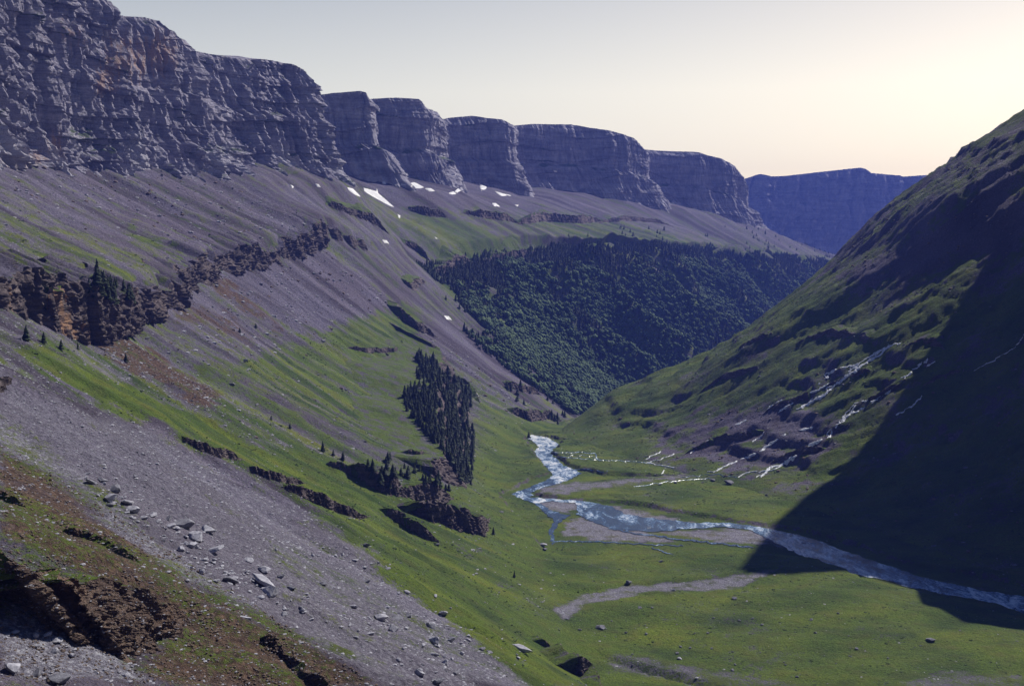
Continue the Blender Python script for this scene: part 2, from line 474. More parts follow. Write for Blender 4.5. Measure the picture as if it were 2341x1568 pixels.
# ---------------------------------------------------------------- ground cover
def cover_left(P):
    px, py = proj(P)
    X, Y, Z = P[..., 0], P[..., 1], P[..., 2]
    q = px + n2(X / 16, Y / 16, 80) * 26 + n2(X / 5, Y / 5, 81) * 9
    r = py + n2(X / 16, Y / 16, 82) * 22 + n2(X / 5, Y / 5, 83) * 8
    g = np.full(px.shape, 0.42); b = np.zeros(px.shape); s = np.zeros(px.shape)
    st = n2(Y / 14, Z / 160, 84) + 0.6 * n2(Y / 5, Z / 70, 85)
    def pt(poly, gv=None, bv=None, sv=None, y0=0, y1=9e9, k=0.0):
        xs_ = [a_[0] for a_ in poly]; ys_ = [a_[1] for a_ in poly]
        bb = (q > min(xs_) - 22) & (q < max(xs_) + 22) & (r > min(ys_) - 22) & (r < max(ys_) + 22) & (Y > y0) & (Y < y1)
        if not bb.any(): return
        w_ = sst(-22, 22, polydist(q[bb], r[bb], poly))
        for arr, val in ((g, gv), (b, bv), (s, sv)):
            if val is not None: arr[bb] = arr[bb] * (1 - w_) + val * w_
    far = Y > 1600
    g[far] = 0.62
    pt([(0, 360), (760, 380), (740, 520), (500, 575), (330, 600), (0, 480)], .24)
    pt([(0, 470), (330, 590), (420, 660), (0, 700)], .46)
    pt([(300, 520), (360, 560), (440, 600), (400, 610), (310, 560)], .8)
    pt([(490, 625), (560, 600), (640, 603), (735, 575), (960, 690), (900, 690), (850, 720), (800, 720), (740, 760), (600, 705)], .02)
    pt([(740, 380), (1000, 600), (1000, 690), (900, 640), (740, 540)], .33)
    pt([(330, 690), (500, 620), (600, 705), (740, 760), (700, 900), (480, 820), (330, 740)], .34, .15)
    pt([(400, 680), (520, 720), (600, 790), (520, 770), (400, 730)], .25, .6)
    pt([(490, 640), (530, 650), (640, 740), (620, 745), (500, 670)], .1, .8)
    pt([(740, 760), (850, 720), (940, 700), (960, 800), (960, 1000), (1010, 1100), (1120, 1120), (1190, 1110), (1250, 1300), (1370, 1568), (1250, 1568), (1000, 1300), (760, 1080), (480, 930), (440, 850), (560, 830)], .74)
    pt([(440, 830), (620, 850), (900, 980), (930, 1100), (760, 1050), (560, 960)], .56)
    pt([(215, 760), (330, 790), (420, 850), (520, 920), (480, 930), (360, 880), (240, 810)], .2, .95)
    pt([(0, 700), (120, 745), (240, 810), (330, 870), (480, 940), (640, 1010), (480, 975), (300, 900), (100, 800), (0, 790)], .42)
    pt([(60, 790), (130, 790), (300, 880), (480, 955), (740, 1055), (900, 1165), (1010, 1240), (830, 1180), (650, 1100), (400, 990), (150, 870), (60, 800)], .97)
    pt([(130, 800), (210, 800), (480, 945), (740, 1040), (640, 1040), (400, 930)], .5, 0, .5)
    pt([(980, 740), (1010, 720), (1200, 850), (1330, 930), (1200, 900), (1090, 850), (960, 790)], .1)
    pt([(1090, 880), (1230, 990), (1190, 1110), (1100, 1090)], .66)
    pt([(0, 815), (60, 880), (180, 930), (360, 975), (460, 1050), (640, 1140), (820, 1250), (920, 1330), (1000, 1400), (1130, 1480), (1240, 1568), (850, 1568), (600, 1400), (420, 1262), (210, 1100), (0, 925)], .04, 0, .46)
    pt([(0, 925), (210, 1100), (420, 1262), (640, 1420), (400, 1330), (200, 1150), (0, 1010)], .36, 0, .6)
    pt([(640, 1210), (860, 1300), (1130, 1480), (1240, 1568), (880, 1568), (700, 1460), (560, 1300)], .30, 0, .5)
    pt([(640, 1115), (830, 1190), (1010, 1250), (1260, 1440), (1360, 1568), (1220, 1568), (1000, 1400), (830, 1270)], .88, 0.1)
    pt([(0, 1010), (200, 1160), (420, 1310), (420, 1420), (0, 1230)], .40, .75)
    pt([(400, 1330), (640, 1430), (840, 1568), (300, 1568), (420, 1440)], .42, .85)
    pt([(0, 1345), (180, 1440), (360, 1568), (0, 1568)], .2, 0, .8, 0, 135)
    # far terrain: talus under the far walls, bench, forest floor
    pt([(700, 380), (1900, 440), (1900, 560), (1600, 530), (1500, 500), (1100, 480), (900, 480), (860, 440)], .16, y0=1600)
    pt([(1330, 430), (1960, 560), (1960, 600), (1560, 540), (1400, 500)], .3, y0=1600)
    pt([(1010, 480), (1330, 560), (1300, 562), (1180, 530)], .1, y0=1600)
    g += st * 0.30 * sst(40, 120, Y) * sst(8, 60, Z + np.where(Y > 1083, 60, 0))
    tone = .5 + .55 * n2(Y / 22, Z / 220, 150) + .4 * n2(Y / 8, Z / 90, 151)
    return np.stack([g, b, s, tone], -1)

def water_lines():
    return

PL = np.stack([XL, YY, ZL2], -1)
GRAV = [[(1215, 1140), (1340, 1142), (1330, 1165), (1300, 1172), (1240, 1165)], [(1290, 1190), (1330, 1180), (1480, 1215), (1560, 1240), (1400, 1240), (1280, 1225)],
        [(1490, 1215), (1760, 1205), (1830, 1255), (1640, 1240)], [(1380, 1150), (1620, 1200), (1500, 1205), (1420, 1185)],
        [(1260, 1395), (1330, 1358), (1430, 1335), (1600, 1325), (1780, 1300), (1700, 1345), (1480, 1355), (1340, 1385), (1290, 1420)],
        [(1370, 1490), (1480, 1500), (1700, 1540), (1870, 1568), (1600, 1575), (1400, 1530)], [(2060, 1560), (2160, 1530), (2341, 1540), (2341, 1600), (2060, 1600)],
        [(1225, 1130), (1250, 1105), (1560, 1085), (1640, 1082), (1560, 1095), (1400, 1112), (1290, 1132)]]
def cover_floor(P, ter):
    px, py = proj(P); X, Y = P[..., 0], P[..., 1]
    q = px + n2(X / 9, Y / 9, 86) * 12; r = py + n2(X / 9, Y / 9, 87) * 6
    g = 0.86 + n2(X / 45, Y / 45, 88) * .25; b = np.zeros(px.shape); s = np.zeros(px.shape)
    for i, pl in enumerate(GRAV):
        m_ = (q > min(a[0] for a in pl) - 30) & (q < max(a[0] for a in pl) + 30) & (r > min(a[1] for a in pl) - 30) & (r < max(a[1] for a in pl) + 30)
        w_ = sst(-5, 7, polydist(q[m_], r[m_] , pl)) * (1, 1, 1, 1, .9, .62, .6, .85)[i]
        g[m_] = lerp(g[m_], .27, w_); b[m_] = lerp(b[m_], .34, w_); s[m_] = lerp(s[m_], .7, w_)
    g = np.where(Y > 1300, .6, g)
    d = np.abs(ter - .5) < .4
    b = np.where(d & (Y < 1200), .5, b); g = np.where(d & (Y < 1200), g - .45, g)
    return np.stack([g, b, s, .5 + .45 * fbm2(X / 48, Y / 30, 3, 152)], -1)
def cover_right(P):
    X, Y = P[..., 0], P[..., 1]
    g = 0.80 + fbm2(X / 50, Y / 50, 3, 90) * .35
    b = 0.12 + 0 * g; s = 0 * g
    gz = np.gradient(ZR2, axis=1) / np.maximum(np.gradient(XR, axis=1), .3)
    st = sst(.95, 1.7, gz)
    g -= .30 * sst(190, 330, sg)
    g -= st * 1.3; b += st * .2
    px, py = proj(P)
    rk = np.maximum(0, 1 - ((px - 1730) / 230) ** 2 - ((py - 1000) / 100) ** 2 + fbm2(X / 20, Y / 20, 3, 93) * .9)
    g -= np.clip(rk, 0, 1) * .8; b += np.clip(rk, 0, 1) * .12
    k = inpoly(px + n2(X / 20, Y / 20, 94) * 30, py + n2(X / 20, Y / 20, 95) * 20, [(1900, 640), (2341, 430), (2341, 560), (2050, 640)])
    g[k] -= .35
    return np.stack([g, b, s, .5 + .4 * n2(X / 30, Y / 30, 152)], -1)
PF = np.stack([XF, YFg, ZF2], -1)
PR = np.stack([XR, YRg, ZR2], -1)
cvF = cover_floor(PF, ter); cvL = cover_left(PL); cvR = cover_right(PR)
tl_ = cover_floor(PL[:, -34:], terrace(XL[:, -34:], YY[:, -34:]))
wl_ = (sst(0, 33, np.arange(34) + 9 * n2(YY[:, -34:] / 14, XL[:, -34:] / 9, 160)) * sst(1400, 1100, YY[:, -34:]))[..., None]
wl_[:, -2:] = wl_[:, -2:] * 0 + sst(1400, 1100, YY[:, -2:])[..., None]
cvL[:, -34:] = cvL[:, -34:] * (1 - wl_) + tl_ * wl_
def terrain_obj(name, P, cv, label=None):
    me = mesh_np(name, P, gridF(P.shape[0], P.shape[1], False), M_GROUND, True, {'cover': cv.reshape(-1, 4)})
    return link(name, me, kind='structure')
o_left = terrain_obj('hillside', PL, cvL)
o_floor = terrain_obj('valley_floor', PF, cvF)
o_right = terrain_obj('mountain_slope', PR, cvR)

def bvh_of(Ps):
    V, F, o = [], [], 0
    for P_ in Ps:
        a = P_[::2, ::2]; V.append(a.reshape(-1, 3)); F.append(gridF(a.shape[0], a.shape[1]) + o); o += a.shape[0] * a.shape[1]
    V = np.concatenate(V); F = np.concatenate(F)
    return BVHTree.FromPolygons([tuple(v) for v in V.tolist()], F.tolist())
import time as _t; _t0 = _t.time()
BVH = bvh_of([PL, PF, PR])
print('bvh', _t.time() - _t0)
def hit(px, py):
    a = (px - 1170.5) / FP; b = -(py - 784) / FP
    d = Vector((a, CP + b * SP, -SP + b * CP)).normalized()
    loc, nr, i, ds = BVH.ray_cast(Vector((0, 0, HC)), d)
    return loc, nr
def ground(x, y):
    loc, nr, i, ds = BVH.ray_cast(Vector((x, y, 1500)), Vector((0, 0, -1)))
    return loc

# ------------------------------------------------------------------ great cliffs
def path(ctrl, n, ks=1.0):
    """ctrl rows: Y, bpx, bpy, tpx, tpy -> base and top world polylines resampled to n"""
    b = np.array([P3(c[1], c[2], c[0]) for c in ctrl]); t = np.array([P3(c[3], c[4], c[0] + (c[5] if len(c) > 5 else 0)) for c in ctrl])
    im = np.array([[c[3], c[4]] for c in ctrl], float)
    dl = np.hypot(*np.diff(im, axis=0).T) + np.linalg.norm(np.diff(b, axis=0), axis=1) * 0.35 * 1000 / np.array([c[0] for c in ctrl[:-1]])
    L = np.concatenate([[0], np.cumsum(dl)]); L /= L[-1]
    u = np.linspace(0, 1, n)
    f = lambda A: np.stack([gsm(np.interp(u, L, A[:, i]), ks) for i in range(3)], 1)
    return f(b), f(t)

def cliff(name, ctrl, n, nr, mat, ledge=0.6, amp=1.0, back=(-0.85, 0.5), rise=0.12, blen=260, seed=0, warm=None, apron=.3, ks=4, sink=14, kr=1.0, strat=1.5, lj=(.66, .78)):
    B, T = path(ctrl, n, ks)
    B = B.copy(); B[:, 2] -= sink
    v = np.linspace(0, 1, nr)
    hv = np.interp(v, [0, apron, apron + .01, ledge - .02, ledge, ledge + .02, .93, 1], [0, .52, .54, lj[0], (lj[0] + lj[1]) / 2 + .02, lj[1], .92, 1])
    hv = gsm(hv, nr * 0.008)
    C = B[None, :, :2] + (T - B)[None, :, :2] * hv[:, None, None]
    Z = B[None, :, 2] + (T - B)[None, :, 2] * v[:, None]
    mid = gsm_xy((B + T)[:, :2] / 2, max(3, n // 90))
    tan = np.gradient(mid, axis=0); tan /= np.linalg.norm(tan, axis=1)[:, None] + 1e-9
    nrm = np.stack([tan[:, 1], -tan[:, 0]], 1)              # to the right of travel: out of the wall
    arc = np.concatenate([[0], np.cumsum(np.linalg.norm(np.diff((B + T)[:, :2] / 2, axis=0), axis=1))])
    A = np.repeat(arc[None], nr, 0); VV = np.repeat(v[:, None], n, 1)
    low = sst(ledge, apron * .6, VV); up = 1 - low
    a_off = n2(A / 300, Z / 130, 100 + seed) * 18
    but = n2((A + a_off * .5) / (70 * kr), Z / 420, 101 + seed)
    but = (np.abs(but) * 2 - .5)
    but2 = np.abs(n2((A + a_off) / (26 * kr), Z / 150, 102 + seed)) * 2 - .5
    # ribs that fan out below
    ribs = np.abs(n2((A + a_off * .4) / (13 * kr), Z / 90, 103 + seed)) * 2 - .5
    D = -but * 16 * (0.5 + .5 * up) - but2 * 8 - ribs * (7.5 * low + 2.0 * up)
    X3 = C[..., 0] + 0; Y3 = C[..., 1] + 0
    cl = sst(.16, 0, np.abs(n2((A + a_off * 1.5) / (48 * kr), Z / 380, 130 + seed))) * sst(-.25, .1, n2(A / 120, Z / 90, 131 + seed)) + .6 * sst(.12, 0, np.abs(n2((A + a_off) / (19 * kr), Z / 160, 132 + seed)))
    D = D - cl * 7 * kr * (.35 + .65 * up)
    D = D - np.abs(fbm3(X3 / (26 * kr), Y3 / (26 * kr), Z / (46 * kr), 5, 104 + seed, .6)) * 9 * (1 - .4 * up) + 3
    # strata: stepped ledges
    zz = Z / 9.0 / kr + n2(A / 160, Z / 60, 105 + seed) * 1.2
    st = sst(.05, .95, zz - np.floor(zz)) - .5
    zz2 = Z / 31.0 / kr + n2(A / 210, Z / 90, 106 + seed) * .8
    st2 = sst(0.0, .7, zz2 - np.floor(zz2)) - .5
    sm_ = strat * (.3 + .7 * sst(-.3, .4, n2(A / 90, Z / 70, 120 + seed)))
    D = D - st * 1.1 * kr * sm_ - st2 * 3.6 * kr * sm_
    D = D - (np.abs(n2((A + a_off * .4) / (6 * kr), Z / 60, 113 + seed)) * 2 - .5) * 3.0
    D = D * amp * sst(0, .06, VV) * (1 - 0.6 * sst(.94, 1, VV))
    C = C + nrm[None] * D[..., None]
    Pc = np.dstack([C, Z])
    # top rolls back to the plateau
    bd = np.array(back) / np.linalg.norm(back)
    nb = 14
    tb = (np.linspace(0, 1, nb + 1)[1:]) ** 1.7 * blen
    pt_ = Pc[-1][None] + np.concatenate([bd, [0]])[None, None] * tb[:, None, None]
    pt_[..., 2] += (rise * tb)[:, None] + fbm2(pt_[..., 0] / 50, pt_[..., 1] / 50, 3, 107) * 3 * sst(0, 60, tb)[:, None]
    Pc = np.concatenate([Pc, pt_])
    gx = np.concatenate([VV, np.ones((nb, n))])
    # cover: warm stain / green ledge / pale
    px, py = proj(Pc)
    ux, uy, uz = Pc[..., 0], Pc[..., 1], Pc[..., 2]
    wm = np.full(px.shape, .12)
    pl = 0.62 * sst(.62, .2, gx) + .02 + fbm2(np.repeat(arc[None], Pc.shape[0], 0) / 60, uz / 60, 3, 111 + seed) * .5
    if warm is not None: wm = warm(px, py, ux, uy, uz)
    dz = np.gradient(Pc[..., 2], axis=0); dh = np.hypot(np.gradient(Pc[..., 0], axis=0), np.gradient(Pc[..., 1], axis=0))
    flat = sst(1.15, 0.55, dz / (dh + .01))
    gr = flat * .75 * (0.6 + .8 * fbm2(ux / 30, uz / 30, 2, 112)) 
    rk = np.stack([wm, gr, pl], -1)
    me = mesh_np(name, Pc, gridF(Pc.shape[0], n, False), mat, False, {'rk': rk.reshape(-1, 3)})
    return link(name, me, kind='structure'), Pc

def gsm_xy(a, k): return np.stack([gsm(a[:, i], k) for i in range(a.shape[1])], 1)

CA = [(560, -700, 380, -1000, -400), (700, -330, 390, -560, -300), (820, -90, 392, -300, -200), (880, 0, 395, -170, -150), (960, 100, 400, -40, -120), (1040, 200, 403, 80, -60), (1083, 245, 404, 130, -40), (1130, 310, 406, 200, -18),
      (1165, 350, 408, 252, 8), (1180, 372, 408, 250, 36), (1230, 440, 410, 300, 38), (1270, 500, 411, 350, 44), (1300, 545, 412, 392, 70), (1340, 590, 413, 425, 96), (1385, 625, 413, 440, 118),
      (1410, 660, 414, 500, 126), (1440, 690, 416, 548, 136), (1480, 745, 418, 590, 136), (1505, 790, 420, 655, 142), (1530, 815, 422, 690, 152), (1550, 822, 424, 709, 176), (1600, 815, 424, 705, 190), (1700, 790, 424, 660, 190), (1800, 760, 424, 600, 190)]
CB = [(1700,740,420,600,215),(1880,770,425,650,222),(1895,815,427,715,219),(1905,870,429,765,212),(1915,935,432,828,207),(1925,985,434,841,212),(1950,1003,436,843,224),(2090,990,436,838,228),(2150,1000,438,852,226),(2165,1040,440,905,224),
      (2180,1065,442,960,227),(2200,1074,443,973,247),(2270,1090,443,1000,256),(2300,1100,443,1016,274),(2500,1085,443,1008,278),(2520,1105,443,1024,270),(2545,1155,444,1080,265),(2570,1210,445,1148,274),(2600,1240,446,1172,286),(2800,1240,447,1170,288),
      (2840,1290,450,1215,284),(2900,1380,456,1305,285),(2950,1455,463,1395,299),(3000,1535,474,1452,316),(3050,1568,480,1470,340),(3300,1565,482,1470,342),(3330,1598,486,1505,345),(3380,1655,497,1595,348),(3430,1715,512,1652,364),(3480,1760,528,1682,381),
      (3550,1802,547,1697,406),(3900,1815,560,1690,412),(4500,1820,575,1650,415)]
CZ = [(5600, 1560, 610, 1560, 415), (5600, 1700, 610, 1700, 410), (5620, 1735, 612, 1740, 397), (5640, 1765, 612, 1762, 404), (5700, 1800, 612, 1800, 402), (5760, 1875, 612, 1870, 394), (5800, 1985, 612, 1972, 383), (5830, 2000, 612, 1988, 396), (5900, 2060, 612, 2055, 401), (5950, 2070, 612, 2064, 404), (6000, 2130, 612, 2130, 400), (6050, 2400, 612, 2400, 395)]
def warmA(px, py, x, y, z):
    w_ = np.full(px.shape, .15)
    for (cx_, cy_, sx_, sy_, a) in ((150, 70, 60, 70, .42), (260, 130, 40, 70, .38), (330, 130, 60, 90, .42), (390, 120, 40, 60, .35), (130, 330, 35, 60, .5), (50, 370, 50, 30, .9), (230, 200, 30, 40, .5)):
        w_ += a * np.exp(-((px - cx_) / sx_) ** 2 - ((py - cy_) / sy_) ** 2)
    return w_
_, CLA = cliff('cliff', CA, 760, 330, M_CLIFF, ledge=.60, seed=0, warm=warmA, rise=.16)
_, CLB = cliff('cliff', CB, 820, 130, M_FARROCK, ledge=.56, seed=5, amp=.6, kr=1.2, lj=(.70, .90), apron=.38, back=(-.6, .8), rise=.0, ks=1.2, strat=2.4, sink=45)
cliff('cliff', CZ, 260, 70, M_FARROCK, ledge=.70, seed=9, amp=1.9, kr=2.2, back=(0, 1), rise=.0, apron=.12, ks=1.5, strat=1.0)

# ridge out to the right whose shade falls over the valley
SH = [(2500, 540), (2385, 640), (2300, 755), (2195, 870), (2045, 985), (1915, 1085), (1828, 1142), (1774, 1191), (1730, 1245), (1686, 1304), (1800, 1313), (1987, 1318), (2080, 1345), (2105, 1378), (2200, 1421), (2341, 1440), (2520, 1470), (2900, 1500)]
top = []
for q in SH:
    loc, _ = hit(*q)
    if loc is None: continue
    t = 0.0
    while True:
        c = np.array(loc) + SUND * t
        if c[0] > 0.47 * c[1] + 45: break
        t += 3
    top.append(c)
top = np.array(top)
print('ridge', top.round(0).tolist())
def ridge(top):
    n = 160
    L = np.concatenate([[0], np.cumsum(np.linalg.norm(np.diff(top, axis=0), axis=1))]); u = np.linspace(0, L[-1], n)
    T = np.stack([np.interp(u, L, top[:, i]) for i in range(3)], 1)
    rows = []
    for k, (dz, off) in enumerate([(1, -60), (.75, -22), (.35, -8), (0, 0), (0.0, 18), (.2, 60), (.9, 260)]):
        Q = T.copy(); Q[:, 2] = T[:, 2] * (1 - dz) + (-20) * dz; Q[:, 0] += off * .0 if off < 0 else off * .9; Q[:, 1] += (0 if off < 0 else off * .42)
        Q[:, 2] += 0 if k in (3,) else 0
        rows.append(Q)
    Pq = np.array(rows)
    rk = np.full((Pq.shape[0] * n, 3), .1)
    return link('ridge', mesh_np('ridge', Pq, gridF(Pq.shape[0], n), M_CRAG, False, {'rk': rk}), kind='structure')
ridge(top)
HD = [(-1500, 300), (-1350, -500), (-900, -1000), (-200, -1180), (500, -1050), (1050, -700), (1350, -100)]
def head():
    a = np.array(HD, float); L = np.concatenate([[0], np.cumsum(np.hypot(*np.diff(a, axis=0).T))]); u = np.linspace(0, L[-1], 260)
    x, y = gsm(np.interp(u, L, a[:, 0]), 6), gsm(np.interp(u, L, a[:, 1]), 6)
    rows = []
    for t, k in ((-60, .55), (180, .72), (420, .9), (640, .97), (690, 1.0), (700, 1.15)):
        q = 1 + .05 * fbm2(u / 90, np.full_like(u, t / 90), 4, 500)
        rows.append(np.stack([x * k * q, y * k * q, t + 40 * fbm2(u / 140, 0 * u, 3, 501) * (t > 200)], 1))
    Pq = np.array(rows)
    link('valley_head', mesh_np('valley_head', Pq, gridF(6, 260), M_FARROCK, False, {'rk': np.full((6 * 260, 3), .1)}), kind='structure')
head()

# ------------------------------------------------------------------ crags: stepped rock walls standing out of the slopes
def thing(o, label, cat, group=None):
    o['label'] = label; o['category'] = cat
    if group: o['group'] = group
    return o

def rays(pts, n):
    """resample a picture polyline to n points and drop them on the ground"""
    a = np.array(pts, float)
    L = np.concatenate([[0], np.cumsum(np.hypot(*np.diff(a[:, :2], axis=0).T))]); u = np.linspace(0, L[-1], n)
    out = []
    cols = [np.interp(u, L, a[:, i]) for i in range(a.shape[1])]
    for row in zip(*cols):
        loc, nr = hit(row[0], row[1])
        if loc is None: continue
        out.append((loc.x, loc.y, loc.z, nr.x, nr.y) + tuple(row[2:]))
    return np.array(out)

def wall(name, B, T, nr, mat, seed, capd=None, caplen=12, caprise=.35, amp=1.0, blk=5.0, warm=.15, green=.6, label=None, strat=1.0, pale=0.0, ncap=7, tops=None, cellw=.16):
    n = len(B)
    v = np.linspace(0, 1, nr)[:, None]
    C = B[None] + (T - B)[None] * v[..., None]
    tan = np.gradient(gsm_xy(B[:, :2], 2), axis=0); tan /= np.linalg.norm(tan, axis=1)[:, None] + 1e-9
    nrm = np.stack([tan[:, 1], -tan[:, 0]], 1)
    if capd is None:
        capd = np.array([T[:, 0].mean() - B[:, 0].mean(), T[:, 1].mean() - B[:, 1].mean()]); 
    if (nrm * -np.asarray(capd)).sum() < 0: nrm = -nrm; 
    flip = tan[:, 1].mean() * nrm[:, 0].mean() - tan[:, 0].mean() * nrm[:, 1].mean() < 0
    arc = np.concatenate([[0], np.cumsum(np.linalg.norm(np.diff(B[:, :2], axis=0), axis=1))])
    A = np.repeat(arc[None], nr, 0); Z = C[..., 2]
    col = n2(A / (blk * 1.6), Z / (blk * 5), 200 + seed)
    D = -(np.abs(col) * 2 - .4) * blk * .55
    cell = np.floor(A / blk + n2(A / 9, Z / 12, 202 + seed)) * 7.1 + np.floor(Z / (blk * .8) + .5 * n2(A / 7, Z / 9, 203 + seed)) * 3.3
    D += (np.sin(cell * 12.9898) * 43758.5453 % 1 - .5) * blk * cellw
    D += fbm3(C[..., 0] / blk, C[..., 1] / blk, Z / blk, 4, 204 + seed) * blk * .35
    q = Z / (blk * .5) + n2(A / (blk * 6), Z / (blk * 5), 205 + seed) * 2.4 + n2(A / blk, Z / blk, 208 + seed) * .5
    D -= (sst(.0, .9, q - np.floor(q)) - .5) * blk * .22 * strat * sst(-.4, .3, n2(A / (blk * 5), Z / (blk * 3), 209 + seed))
    D += fbm3(C[..., 0] / (blk * .4), C[..., 1] / (blk * .4), Z / (blk * .3), 3, 212 + seed) * blk * .22
    ends = sst(0, .12, np.linspace(0, 1, n)) * sst(1, .88, np.linspace(0, 1, n))
    D = D * amp * (.25 + .75 * ends)[None]
    Pc = C.copy(); Pc[..., :2] += nrm[None] * D[..., None]
    Pc[..., 2] += (fbm2(A / (blk * 1.5), 0 * A, 3, 206 + seed) * blk * .35) * v * amp
    cd = np.asarray(capd, float); cd = cd / (np.linalg.norm(cd) + 1e-9)
    tb = np.linspace(0, 1, ncap + 1)[1:] ** 1.4 * caplen
    top = Pc[-1]
    if tops is None:
        E = top + np.concatenate([cd * caplen, [caprise * caplen]])[None]
    else: E = tops
    t_ = (np.arange(ncap + 1) / ncap)[:, None, None]
    cp = top[None] * (1 - t_) + E[None] * t_
    cp[..., 2] += (E[None, :, 2] - top[None, :, 2]) * (-.5 * t_[..., 0] * (1 - t_[..., 0])) * 0 + fbm2(cp[..., 0] / 6, cp[..., 1] / 6, 3, 207) * min(.7, blk * .3) * np.sin(np.pi * t_[..., 0])
    g = np.repeat(np.linspace(0, .25, nr)[:, None], n, 1) * green
    rk = np.stack([np.full(g.shape, warm), g, np.full(g.shape, pale)], -1)
    o = link(name, mesh_np(name, Pc, gridF(nr, n, bool(flip)), mat, False, {'rk': rk.reshape(-1, 3)}))
    cvv = np.zeros((cp.shape[0] * n, 4)); cvv[:, 0] = green + .1 + .45 * fbm2(cp[..., 0] / 7, cp[..., 1] / 7, 3, 210).ravel(); cvv[:, 1] = warm; cvv[:, 3] = .5
    link('turf_top', mesh_np('turf_top', cp, gridF(cp.shape[0], n, bool(flip)), M_GROUND, True, {'cover': cvv}), parent=o)
    if label: thing(o, label, 'rock outcrop')
    return o

def crag(pts, label, n, nr, seed, lean=.35, mat=None, **k):
    """pts: (px, py, height in metres) along the foot of the crag"""
    a = rays(pts, n)
    out = np.stack([gsm(a[:, 3], 6), gsm(a[:, 4], 6)], 1); out /= np.linalg.norm(out, axis=1)[:, None] + 1e-9
    B = a[:, :3].copy(); e_ = np.linspace(0, 1, len(a)); h = a[:, 5] * (.1 + .9 * sst(0, .16, e_) * sst(1, .84, e_)) * (1 + .35 * n2(a[:, 0] / (a[:, 5].max() * 1.3), a[:, 1] / (a[:, 5].max() * 1.3), seed))
    for i in range(3): B[:, i] = gsm(B[:, i], 1.5)
    T = B.copy(); T[:, 2] += h; T[:, :2] -= out * (h * lean)[:, None]
    B[:, :2] += out * .6; B[:, 2] -= 2.5 + h * .12
    capd = -out.mean(0)
    E = T.copy(); dist = h * k.pop('reach', 1.15) + 1.2
    E[:, :2] -= out * dist[:, None]
    for i in range(n_ := len(E)):
        l = ground(E[i, 0], E[i, 1])
        E[i, 2] = (l.z - .8) if l else T[i, 2]
    E[:, 2] = gsm(E[:, 2], 2)
    k.pop('cap', 0)
    return wall('rock_outcrop', B, T, nr, mat or M_CRAG, seed, capd=capd, tops=E, label=label, **k)

# the long brown band that runs along the hillside
yb = np.concatenate([np.linspace(430, 700, 260), np.linspace(700, 1400, 330)])
bb_x, bb_z = np.interp(yb, YL, bx), np.interp(yb, YL, bz); tt_x, tt_z = np.interp(yb, YL, tx), np.interp(yb, YL, tz)
jag = fbm2(yb / 26, 0 * yb, 4, 230) * 7
hb = np.interp(yb, [430, 520, 600, 700, 900, 1150, 1330, 1400], [.8, 1, .7, .6, .72, .75, .9, .2]) * np.clip(.95 + .5 * fbm2(yb / 45, 0 * yb, 3, 233), .5, 1.15)
Bw = np.stack([bb_x + 5 + jag, yb, bb_z - 5], 1)
Tw = np.stack([bb_x + 1 + jag * .8, yb, bb_z + 1 + (tt_z - bb_z + 2) * hb + fbm2(yb / 14, 0 * yb, 3, 231) * 3.0], 1)
wall('rock_band', Bw, Tw, 44, M_CRAG, 1, capd=(-1, .15), caplen=26, caprise=.42, blk=5.5, warm=.28, green=.16, strat=.45, cellw=.1, amp=1.25,
     label='long dark brown rock band crossing the whole left hillside below the grey talus')
crag([(108, 742, 22), (150, 770, 27), (205, 790, 30), (250, 770, 27), (300, 742, 22), (330, 720, 12)], 'ochre stained square rock buttress topped with dark pines on the left hillside', 130, 44, 2, lean=.22, warm=.62, blk=4.5)
crag([(-40, 690, 12), (40, 700, 12), (110, 735, 10)], 'low dark crag at the left picture edge beside the pine topped buttress', 60, 20, 3, warm=.15)
crag([(-420, 1180, 8), (-200, 1260, 8), (0, 1350, 9), (80, 1400, 12.5), (180, 1465, 14.5), (250, 1500, 14.5), (275, 1500, 12), (315, 1510, 12), (350, 1530, 11), (395, 1500, 10), (432, 1445, 9), (450, 1400, 6)],
     'big crumbling brown rock face in the bottom left corner', 460, 130, 4, mat=M_EARTH, lean=.85, warm=.42, blk=2.2, green=.6, strat=1.0, ncap=20, amp=1.3)
crag([(150, 1215, .8), (210, 1235, 1.6), (280, 1262, 1.8), (330, 1290, .8)], 'brown stepped ledge on top of the big crumbling rock face', 90, 30, 34, mat=M_EARTH, warm=.5, blk=.9, lean=.6, green=.5)
crag([(-60, 1120, .8), (0, 1135, 1.3), (60, 1160, 1.)], 'small brown ledge at the left edge above the crumbling rock face', 60, 20, 35, mat=M_EARTH, warm=.5, blk=.8, lean=.5)
crag([(-20, 905, 3.0), (15, 895, 3.4), (28, 870, 2.0)], 'small dark brown boulder crag cut by the left picture edge above the scree', 30, 16, 5, warm=.3, blk=1.2)
KNOB = [(962, 1078, 2), (1005, 1100, 7), (1050, 1118, 18), (1082, 1122, 28), (1089, 1060, 38), (1090, 990, 40), (1084, 930, 38), (1062, 880, 34), (1010, 830, 26), (965, 800, 12)]
crag(KNOB, 'steep wooded crag with pale limestone foot standing beside the river bend', 190, 50, 6, lean=.8, warm=.1, blk=4.5, green=.55, pale=.25, ncap=16, reach=1.6)
